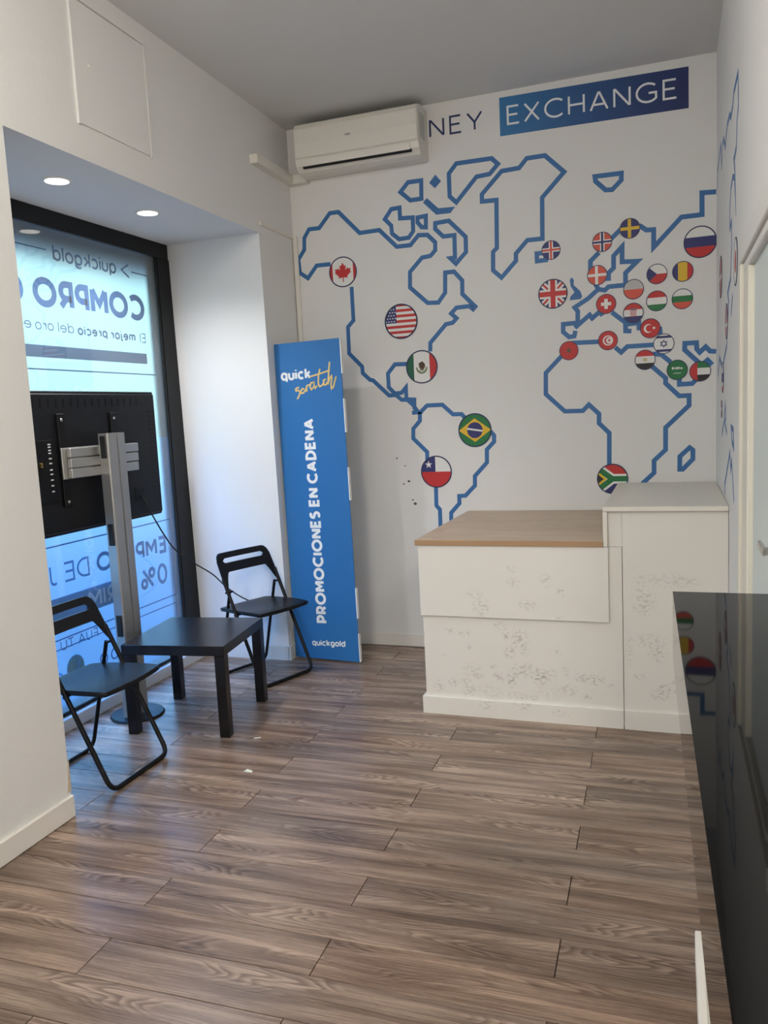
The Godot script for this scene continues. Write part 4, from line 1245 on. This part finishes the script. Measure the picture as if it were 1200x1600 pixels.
func build_television():
	var t := thing("television", "large black television seen from behind in front of the window", "television")
	var x := -2.70
	var st := mb()
	boxmm(st, Vector3(-2.752, 1.0, -3.825), Vector3(x - 0.016, 1.676, -2.62), 0.004)
	obj("chassis", st, M.tv_black, t)
	st = mb()
	boxmm(st, Vector3(x - 0.017, 1.012, -3.812), Vector3(x, 1.664, -2.632), 0.006)
	obj("back_cover", st, M.tv_black, t)
	for zz in [-3.06, -3.44]:
		st = mb()
		boxmm(st, Vector3(x, 1.13, zz - 0.024), Vector3(x + 0.012, 1.57, zz + 0.024), 0.003)
		var b := obj("mount_bracket", st, M.tv_dark, t)
		for yy in [1.155, 1.54]:
			st = mb()
			var bs := Basis(Vector3(0, 0, 1), -PI / 2)
			box(st, Vector3(x + 0.014, yy, zz), Vector3(0.006, 0.013, 0.013), 0.002)
			obj("bolt", st, M.steel, b)
	# slots of the ventilation grilles
	for k in 22:
		st = mb()
		boxmm(st, Vector3(x, 1.06 + k * 0.024, -3.8), Vector3(x + 0.0015, 1.068 + k * 0.024, -3.745), 0.0)
		obj("vent_slot", st, M.tv_dark, t)
	for k in 16:
		st = mb()
		boxmm(st, Vector3(x, 1.6, -3.66 + k * 0.05), Vector3(x + 0.0015, 1.64, -3.648 + k * 0.05), 0.0)
		obj("vent_slot", st, M.tv_dark, t)
	st = mb()
	boxmm(st, Vector3(x, 1.1, -3.65), Vector3(x + 0.002, 1.17, -3.575), 0.001)
	obj("power_inlet", st, M.tv_dark, t)
	st = mb()
	boxmm(st, Vector3(x, 1.16, -3.03 + 0.02), Vector3(x + 0.002, 1.45, -2.86), 0.001)
	obj("socket_bay", st, M.tv_dark, t)
	var ys := [1.43, 1.418, 1.403, 1.39, 1.365, 1.343, 1.313, 1.293, 1.266, 1.24, 1.213]
	for y in ys:
		st = mb()
		boxmm(st, Vector3(x + 0.002, y - 0.003, -2.985), Vector3(x + 0.004, y + 0.003, -2.968), 0.0005)
		obj("socket_mark", st, M.port_white, t)
	for y in [1.345, 1.333]:
		st = mb()
		tube(st, [Vector3(x, y, -2.91), Vector3(x + 0.014, y, -2.91)], 0.005, 8)
		obj("aerial_socket", st, M.brass, t)
	# stand
	var s := thing("television_stand", "aluminium television stand post on a round dark foot", "stand")
	st = mb()
	lathe(st, [Vector2(0, 0.001), Vector2(0.135, 0.001), Vector2(0.138, 0.004), Vector2(0.132, 0.012), Vector2(0.05, 0.017), Vector2(0, 0.017)], Vector3(-2.64, 0, -3.36), 40)
	obj("foot", st, M.frame_black, s)
	# post: extrusion with a groove down the front
	st = mb()
	var prof := PackedVector2Array(pairs([-2.652, -3.262, -2.602, -3.262, -2.597, -3.267, -2.597, -3.331, -2.606, -3.334, -2.606, -3.341, -2.597, -3.344, -2.597, -3.393, -2.602, -3.398, -2.652, -3.398]))
	prism(st, prof, Vector3(0, 0.0175, 0), Vector3.RIGHT, Vector3.BACK, Vector3.UP, 0.0, 1.449)
	obj("post", st, M.aluminium, s)
	for y in [1.4, 0.965, 0.5]:
		st = mb()
		boxmm(st, Vector3(-2.64, y - 0.055, -3.2615), Vector3(-2.608, y + 0.055, -3.254), 0.003)
		obj("rubber_clip", st, M.rubber, s)
	var k := 0
	for y in [1.385, 1.336, 1.287]:
		st = mb()
		boxmm(st, Vector3(-2.676, y - 0.022, -3.575 + 0.004 * k), Vector3(-2.6525, y + 0.022, -3.06), 0.003)
		obj("mount_rail", st, M.aluminium, s)
		k += 1
	st = mb()
	boxmm(st, Vector3(-2.6868, 1.262, -3.5), Vector3(-2.6765, 1.41, -3.03), 0.002)
	obj("mount_plate", st, M.steel, s)
	# power lead
	var pts := []
	for p in [[-2.69, 1.13, -3.61], [-2.687, 1.05, -3.66], [-2.70, 0.88, -3.8], [-2.73, 0.76, -3.95], [-2.72, 0.66, -4.1], [-2.68, 0.56, -4.24], [-2.62, 0.47, -4.29], [-2.52, 0.4, -4.31], [-2.42, 0.36, -4.325], [-2.32, 0.31, -4.33]]: pts.append(Vector3(p[0], p[1], p[2]))
	st = mb()
	tube(st, smooth_line(pts, 5), 0.0042, 7)
	tag(obj("power_lead", st, M.rubber), "black power lead hanging from television across the white recess", "cable")

func smooth_line(pts: Array, steps: int) -> Array:
	var out := []
	var n := pts.size()
	for k in n - 1:
		var a: Vector3 = pts[maxi(k - 1, 0)]
		var d: Vector3 = pts[mini(k + 2, n - 1)]
		for s in steps:
			out.append((pts[k] as Vector3).cubic_interpolate(pts[k + 1], a, d, float(s) / steps))
	out.append(pts[n - 1])
	return out

func build_table():
	var t := thing("side_table", "small square black side table between the folding chairs", "table", Vector3(-2.287, 0, -3.413), deg_to_rad(7.7))
	var h := 0.265
	var st := mb()
	box(st, Vector3(0, 0.4255, 0), Vector3(2 * h, 0.049, 2 * h), 0.0025)
	obj("tabletop", st, M.table_black, t)
	for sx in [-1, 1]:
		for sz in [-1, 1]:
			st = mb()
			box(st, Vector3(sx * (h - 0.026), 0.2005, sz * (h - 0.026)), Vector3(0.05, 0.4, 0.05), 0.002)
			obj("leg", st, M.table_black, t)

func make_chair(label: String) -> Node3D:
	# local: faces +x
	var t := thing("folding_chair", label, "chair", Vector3.ZERO, 0.0, "black folding chairs by the side table")
	var r := 0.0105
	var hw := 0.195
	var xf := 0.195
	var top := 0.738
	var xt := func(y: float) -> float: return xf - 0.35 * y / top
	# long frame: from the backrest down to the front floor bar
	var st := mb()
	var a := []
	for s in [1, -1]:
		var leg := [Vector3(xt.call(0.6), 0.6, s * hw), Vector3(xf, r, s * hw)]
		if s == 1: a += leg
		else:
			leg.reverse()
			a += leg
	tube(st, fillet(a, 0.05), r, 10)
	obj("front_frame", st, M.tube_black, t)
	# rear frame: from pivots above the seat to the rear floor bar
	st = mb()
	var hr := hw - 0.024
	var xr := -0.2
	a = [Vector3(xt.call(0.53) - 0.012, 0.53, hr), Vector3(xr, r, hr), Vector3(xr, r, -hr), Vector3(xt.call(0.53) - 0.012, 0.53, -hr)]
	tube(st, fillet(a, 0.05), r * 0.85, 10)
	obj("rear_frame", st, M.tube_black, t)
	for s in [-1, 1]:
		st = mb()
		tube(st, [Vector3(xt.call(0.525) - 0.004, 0.525, s * (hr - 0.014)), Vector3(xt.call(0.525) - 0.004, 0.525, s * (hw + 0.014))], 0.006, 8)
		obj("pivot", st, M.tube_black, t)
		st = mb()
		tube(st, [Vector3(xt.call(0.4), 0.4, s * 0.16), Vector3(xt.call(0.4), 0.4, s * (hw + 0.012))], 0.006, 8)
		obj("seat_pivot", st, M.tube_black, t)
	# rubber feet
	for q in [[xf, hw - 0.06], [xf, -hw + 0.06], [xr, hr - 0.06], [xr, -hr + 0.06]]:
		st = mb()
		boxmm(st, Vector3(q[0] - 0.009, 0.0005, q[1] - 0.014), Vector3(q[0] + 0.009, 0.007, q[1] + 0.014), 0.002)
		obj("foot_pad", st, M.rubber, t)
	# seat: rounded sheet with a shallow dip and a turned-down edge
	st = mb()
	var nx := 14
	var nz := 14
	smooth(st)
	var S := func(i: int, j: int, y: float, grow: float) -> Vector3:
		var px := lerpf(-1, 1, float(i) / nx)
		var pz := lerpf(-1, 1, float(j) / nz)
		# squircle mapping rounds the corners
		var qx := px * sqrt(1.0 - 0.14 * pz * pz)
		var qz := pz * sqrt(1.0 - 0.14 * px * px)
		var half_w := lerpf(0.18, 0.198, (qx + 1.0) * 0.5) + grow
		return Vector3(0.015 + qx * (0.195 + grow), y - 0.008 * (1.0 - qx * qx) * (1.0 - qz * qz) + 0.006 * qx - 0.006 * pow(absf(qx), 6), qz * half_w)
	for i in nx:
		for j in nz:
			face(st, [S.call(i, j, 0.427, 0), S.call(i + 1, j, 0.427, 0), S.call(i + 1, j + 1, 0.427, 0), S.call(i, j + 1, 0.427, 0)], Vector3.UP)
			face(st, [S.call(i, j, 0.406, 0), S.call(i + 1, j, 0.406, 0), S.call(i + 1, j + 1, 0.406, 0), S.call(i, j + 1, 0.406, 0)], Vector3.DOWN)
	smooth(st)
	var rim := []
	for i in nx: rim.append([i, 0])
	for j in nz: rim.append([nx, j])
	for i in nx: rim.append([nx - i, nz])
	for j in nz: rim.append([0, nz - j])
	for k in rim.size():
		var p: Array = rim[k]
		var q: Array = rim[(k + 1) % rim.size()]
		var out: Vector3 = S.call(p[0], p[1], 0, 0) - Vector3(0.015, 0, 0)
		out.y = 0
		face(st, [S.call(p[0], p[1], 0.427, 0), S.call(q[0], q[1], 0.427, 0), S.call(q[0], q[1], 0.421, 0.004), S.call(p[0], p[1], 0.421, 0.004)], out + Vector3.UP * 0.1)
		face(st, [S.call(p[0], p[1], 0.421, 0.004), S.call(q[0], q[1], 0.421, 0.004), S.call(q[0], q[1], 0.406, 0.0), S.call(p[0], p[1], 0.406, 0.0)], out)
	obj("seat", st, M.chair_black, t)
	# backrest: bowed sheet with a hand slot, its ends running down over the frame
	st = mb()
	var n := 48
	var cols := []
	for k in n + 1:
		var u := lerpf(-1, 1, float(k) / n)
		var au := absf(u)
		var yt := top - 0.05 * (1.0 - sqrt(maxf(0.0, 1.0 - pow(clampf((au - 0.8) / 0.2, 0, 1), 2))))
		var yb := 0.63 - 0.085 * pow(clampf((au - 0.7) / 0.2, 0, 1), 1.5)
		yb -= 0.01 * clampf((au - 0.9) / 0.1, 0, 1)
		var sm := 0.693
		var sh := 0.0
		if au < 0.76: sh = 0.0135 * sqrt(maxf(0.0, 1.0 - pow(clampf((au - 0.69) / 0.07, 0, 1), 2)))
		cols.append([u, yt, sm + sh, sm - sh, yb])
	var Q := func(k: int, r_: int, d: float) -> Vector3:
		var c: Array = cols[k]
		var y: float = c[r_]
		# narrows a little downwards, bows backwards in the middle
		var half := (hw + 0.006) * lerpf(1.0, 0.965, clampf((y - 0.57) / 0.165, 0, 1))
		return Vector3(xt.call(y) - 0.01 * (1.0 - c[0] * c[0]) + d, y, c[0] * half)
	for k in n:
		for band in [[1, 2], [3, 4]]:
			st.set_smooth_group(sg + 1)
			face(st, [Q.call(k, band[0], 0.0055), Q.call(k + 1, band[0], 0.0055), Q.call(k + 1, band[1], 0.0055), Q.call(k, band[1], 0.0055)], Vector3.RIGHT)
			face(st, [Q.call(k, band[0], -0.0055), Q.call(k + 1, band[0], -0.0055), Q.call(k + 1, band[1], -0.0055), Q.call(k, band[1], -0.0055)], Vector3.LEFT)
			st.set_smooth_group(sg + 2)
			for e in 2:
				face(st, [Q.call(k, band[e], 0.0055), Q.call(k + 1, band[e], 0.0055), Q.call(k + 1, band[e], -0.0055), Q.call(k, band[e], -0.0055)], Vector3.UP if e == 0 else Vector3.DOWN)
	sg += 2
	flat(st)
	for k in [0, n]:
		face(st, [Q.call(k, 1, 0.0055), Q.call(k, 4, 0.0055), Q.call(k, 4, -0.0055), Q.call(k, 1, -0.0055)], Vector3(0, 0, -1 if k == 0 else 1))
	obj("backrest", st, M.chair_black, t)
	return t

func build_chairs():
	var a := make_chair("black folding chair beside the wall pier, facing the room")
	a.position = Vector3(-2.37, 0, -2.757)
	a.rotation.y = 0.0
	var b := a.duplicate()
	b.name = numbered("folding_chair")
	add_child(b)
	b.position = Vector3(-2.272, 0, -4.09)
	b.rotation.y = deg_to_rad(-21)
	b.set_meta("label", "black folding chair in front of the blue advertising board")

func build_small():
	# inspection hatch high in the left wall
	var t := thing("access_hatch", "white square access hatch high on the left wall", "hatch")
	var st := mb()
	var y0 := 2.70
	var y1 := 3.18
	var za := -2.79
	var zb := -3.27
	block(st, [Vector2(xl(za) + 0.0005, za - 0.004), Vector2(xl(za) + 0.007, za - 0.004), Vector2(xl(zb) + 0.007, zb + 0.004), Vector2(xl(zb) + 0.0005, zb + 0.004)], y0 + 0.004, y1 - 0.004)
	obj("hatch_door", st, M.wall_paint, t)
	for e in [[za + 0.012, za - 0.001, y0 - 0.002, y1], [zb + 0.001, zb - 0.012, y0 - 0.002, y1]]:
		st = mb()
		block(st, [Vector2(xl(e[0]) + 0.0005, e[0]), Vector2(xl(e[0]) + 0.011, e[0]), Vector2(xl(e[1]) + 0.011, e[1]), Vector2(xl(e[1]) + 0.0005, e[1])], e[2], e[3])
		obj("frame_strip", st, M.wall_paint, t)
	st = mb()
	block(st, [Vector2(xl(za) + 0.0005, za + 0.02), Vector2(xl(za) + 0.011, za + 0.02), Vector2(xl(zb) + 0.011, zb - 0.012), Vector2(xl(zb) + 0.0005, zb - 0.012)], y1 + 0.002, y1 + 0.03)
	obj("frame_strip", st, M.wall_paint, t)
	st = mb()
	box(st, Vector3(xl(-2.86) + 0.01, 2.945, -2.87), Vector3(0.008, 0.014, 0.014), 0.003)
	obj("latch", st, M.plastic_white, t)
	# scrap of paper on the floor
	st = mb()
	flat(st)
	var c := Vector3(-1.722, 0.0006, -2.884)
	var q := []
	var hs := [0.0, 0.004, 0.001, 0.006, 0.002]
	for k in 5:
		var a := TAU * k / 5.0 + 0.4
		q.append(c + Vector3(cos(a) * 0.022, hs[k], sin(a) * 0.014))
	for k in 5:
		face(st, [c + Vector3(0, 0.003, 0), q[k], q[(k + 1) % 5]], Vector3.UP)
		face(st, [c, q[k] - Vector3(0, 0.0004, 0), q[(k + 1) % 5] - Vector3(0, 0.0004, 0)], Vector3.DOWN)
	tag(obj("paper_scrap", st, M.paper), "small crumpled scrap of pale paper on the plank floor", "paper")
	st = mb()
	box(st, Vector3(-1.86, 0.0015, -3.22), Vector3(0.03, 0.002, 0.008), 0.0008, Basis(Vector3.UP, 0.5))
	tag(obj("paper_scrap", st, M.paper), "thin sliver of pale paper beside the black table leg", "paper")

func build_lamps():
	var glow := StandardMaterial3D.new()
	glow.resource_name = "lamp_glow"
	glow.albedo_color = Color.WHITE
	glow.emission_enabled = true
	glow.emission = col(255, 246, 232)
	glow.emission_energy_multiplier = 3.0
	for z in [-2.968, -3.614]:
		var at := Vector3(-2.505, 2.566, z)
		var t := thing("soffit_downlight", "round recessed downlight near the wall pier in recess soffit" if z > -3.0 else "round recessed downlight farther into the recess soffit", "light", at, 0.0, "downlights in the window recess")
		var st := mb()
		lathe(st, [Vector2(0.05, -0.0045), Vector2(0.058, -0.006), Vector2(0.064, -0.003), Vector2(0.065, -0.0003)], Vector3.ZERO, 36)
		obj("trim_ring", st, M.plastic_white, t)
		st = mb()
		lathe(st, [Vector2(0, -0.005), Vector2(0.0505, -0.005), Vector2(0.0505, -0.0003)], Vector3.ZERO, 36)
		obj("lens", st, glow, t)
		var l := SpotLight3D.new()
		l.name = "downlight_beam"
		l.position = at + Vector3(0, -0.012, 0)
		l.rotation_degrees = Vector3(-90, 0, 0)
		l.spot_angle = 70
		l.spot_angle_attenuation = 0.8
		l.spot_range = 9
		l.spot_attenuation = 2
		l.light_size = 0.05
		l.light_color = col(250, 250, 255)
		l.light_energy = DOWNLIGHT
		l.shadow_enabled = true
		add_child(l)
	# opal dome lamp on the ceiling over the customers' side
	var dome := Vector3(-1.3, CEIL, -1.35)
	var dt := thing("ceiling_dome_lamp", "round opal ceiling lamp between wall pier and reception counter", "light", dome)
	var ds := mb()
	lathe(ds, [Vector2(0, -0.02), Vector2(0.19, -0.02), Vector2(0.19, -0.0005), Vector2(0, -0.0005)], Vector3.ZERO, 40)
	obj("base", ds, M.plastic_white, dt)
	ds = mb()
	var dome_line := []
	for k in 13: dome_line.append(Vector2(0.17 * sin(PI * 0.5 * k / 12.0), -0.021 - 0.1 * cos(PI * 0.5 * k / 12.0)))
	lathe(ds, dome_line, Vector3.ZERO, 40, false)
	obj("shade", ds, glow, dt)
	var ol := OmniLight3D.new()
	ol.name = "dome_light"
	ol.position = dome + Vector3(0, -0.3, 0)
	ol.light_size = 0.16
	ol.omni_range = 12
	ol.omni_attenuation = 2
	ol.light_color = col(255, 249, 241)
	ol.light_energy = DOME
	ol.shadow_enabled = true
	add_child(ol)
	# ceiling panels of the shop, behind the camera
	for q in [[-1.1, 1.7, "square ceiling light panel by the front wall"], [1.2, 0.6, "square ceiling light panel behind the reception counter"]]:
		var at := Vector3(q[0], CEIL, q[1])
		var t := thing("ceiling_panel_light", q[2], "light", at, 0.0, "ceiling light panels")
		var st := mb()
		boxmm(st, Vector3(-0.3, -0.008, -0.3), Vector3(0.3, -0.0005, 0.3), 0.003)
		obj("frame", st, M.plastic_white, t)
		st = mb()
		boxmm(st, Vector3(-0.28, -0.0095, -0.28), Vector3(0.28, -0.0082, 0.28))
		obj("diffuser", st, glow, t)
		var l := AreaLight3D.new()
		l.name = "panel_light"
		l.area_size = Vector2(0.56, 0.56)
		l.position = at + Vector3(0, -0.015, 0)
		l.rotation_degrees = Vector3(-90, 0, 0)
		l.light_color = col(255, 252, 247)
		l.light_energy = PANEL
		l.set("area_range", 12.0)
		l.set("area_attenuation", 2.0)
		l.shadow_enabled = true
		add_child(l)

const DOWNLIGHT = 1.55
const PANEL = 6.9
const DOME = 0.62
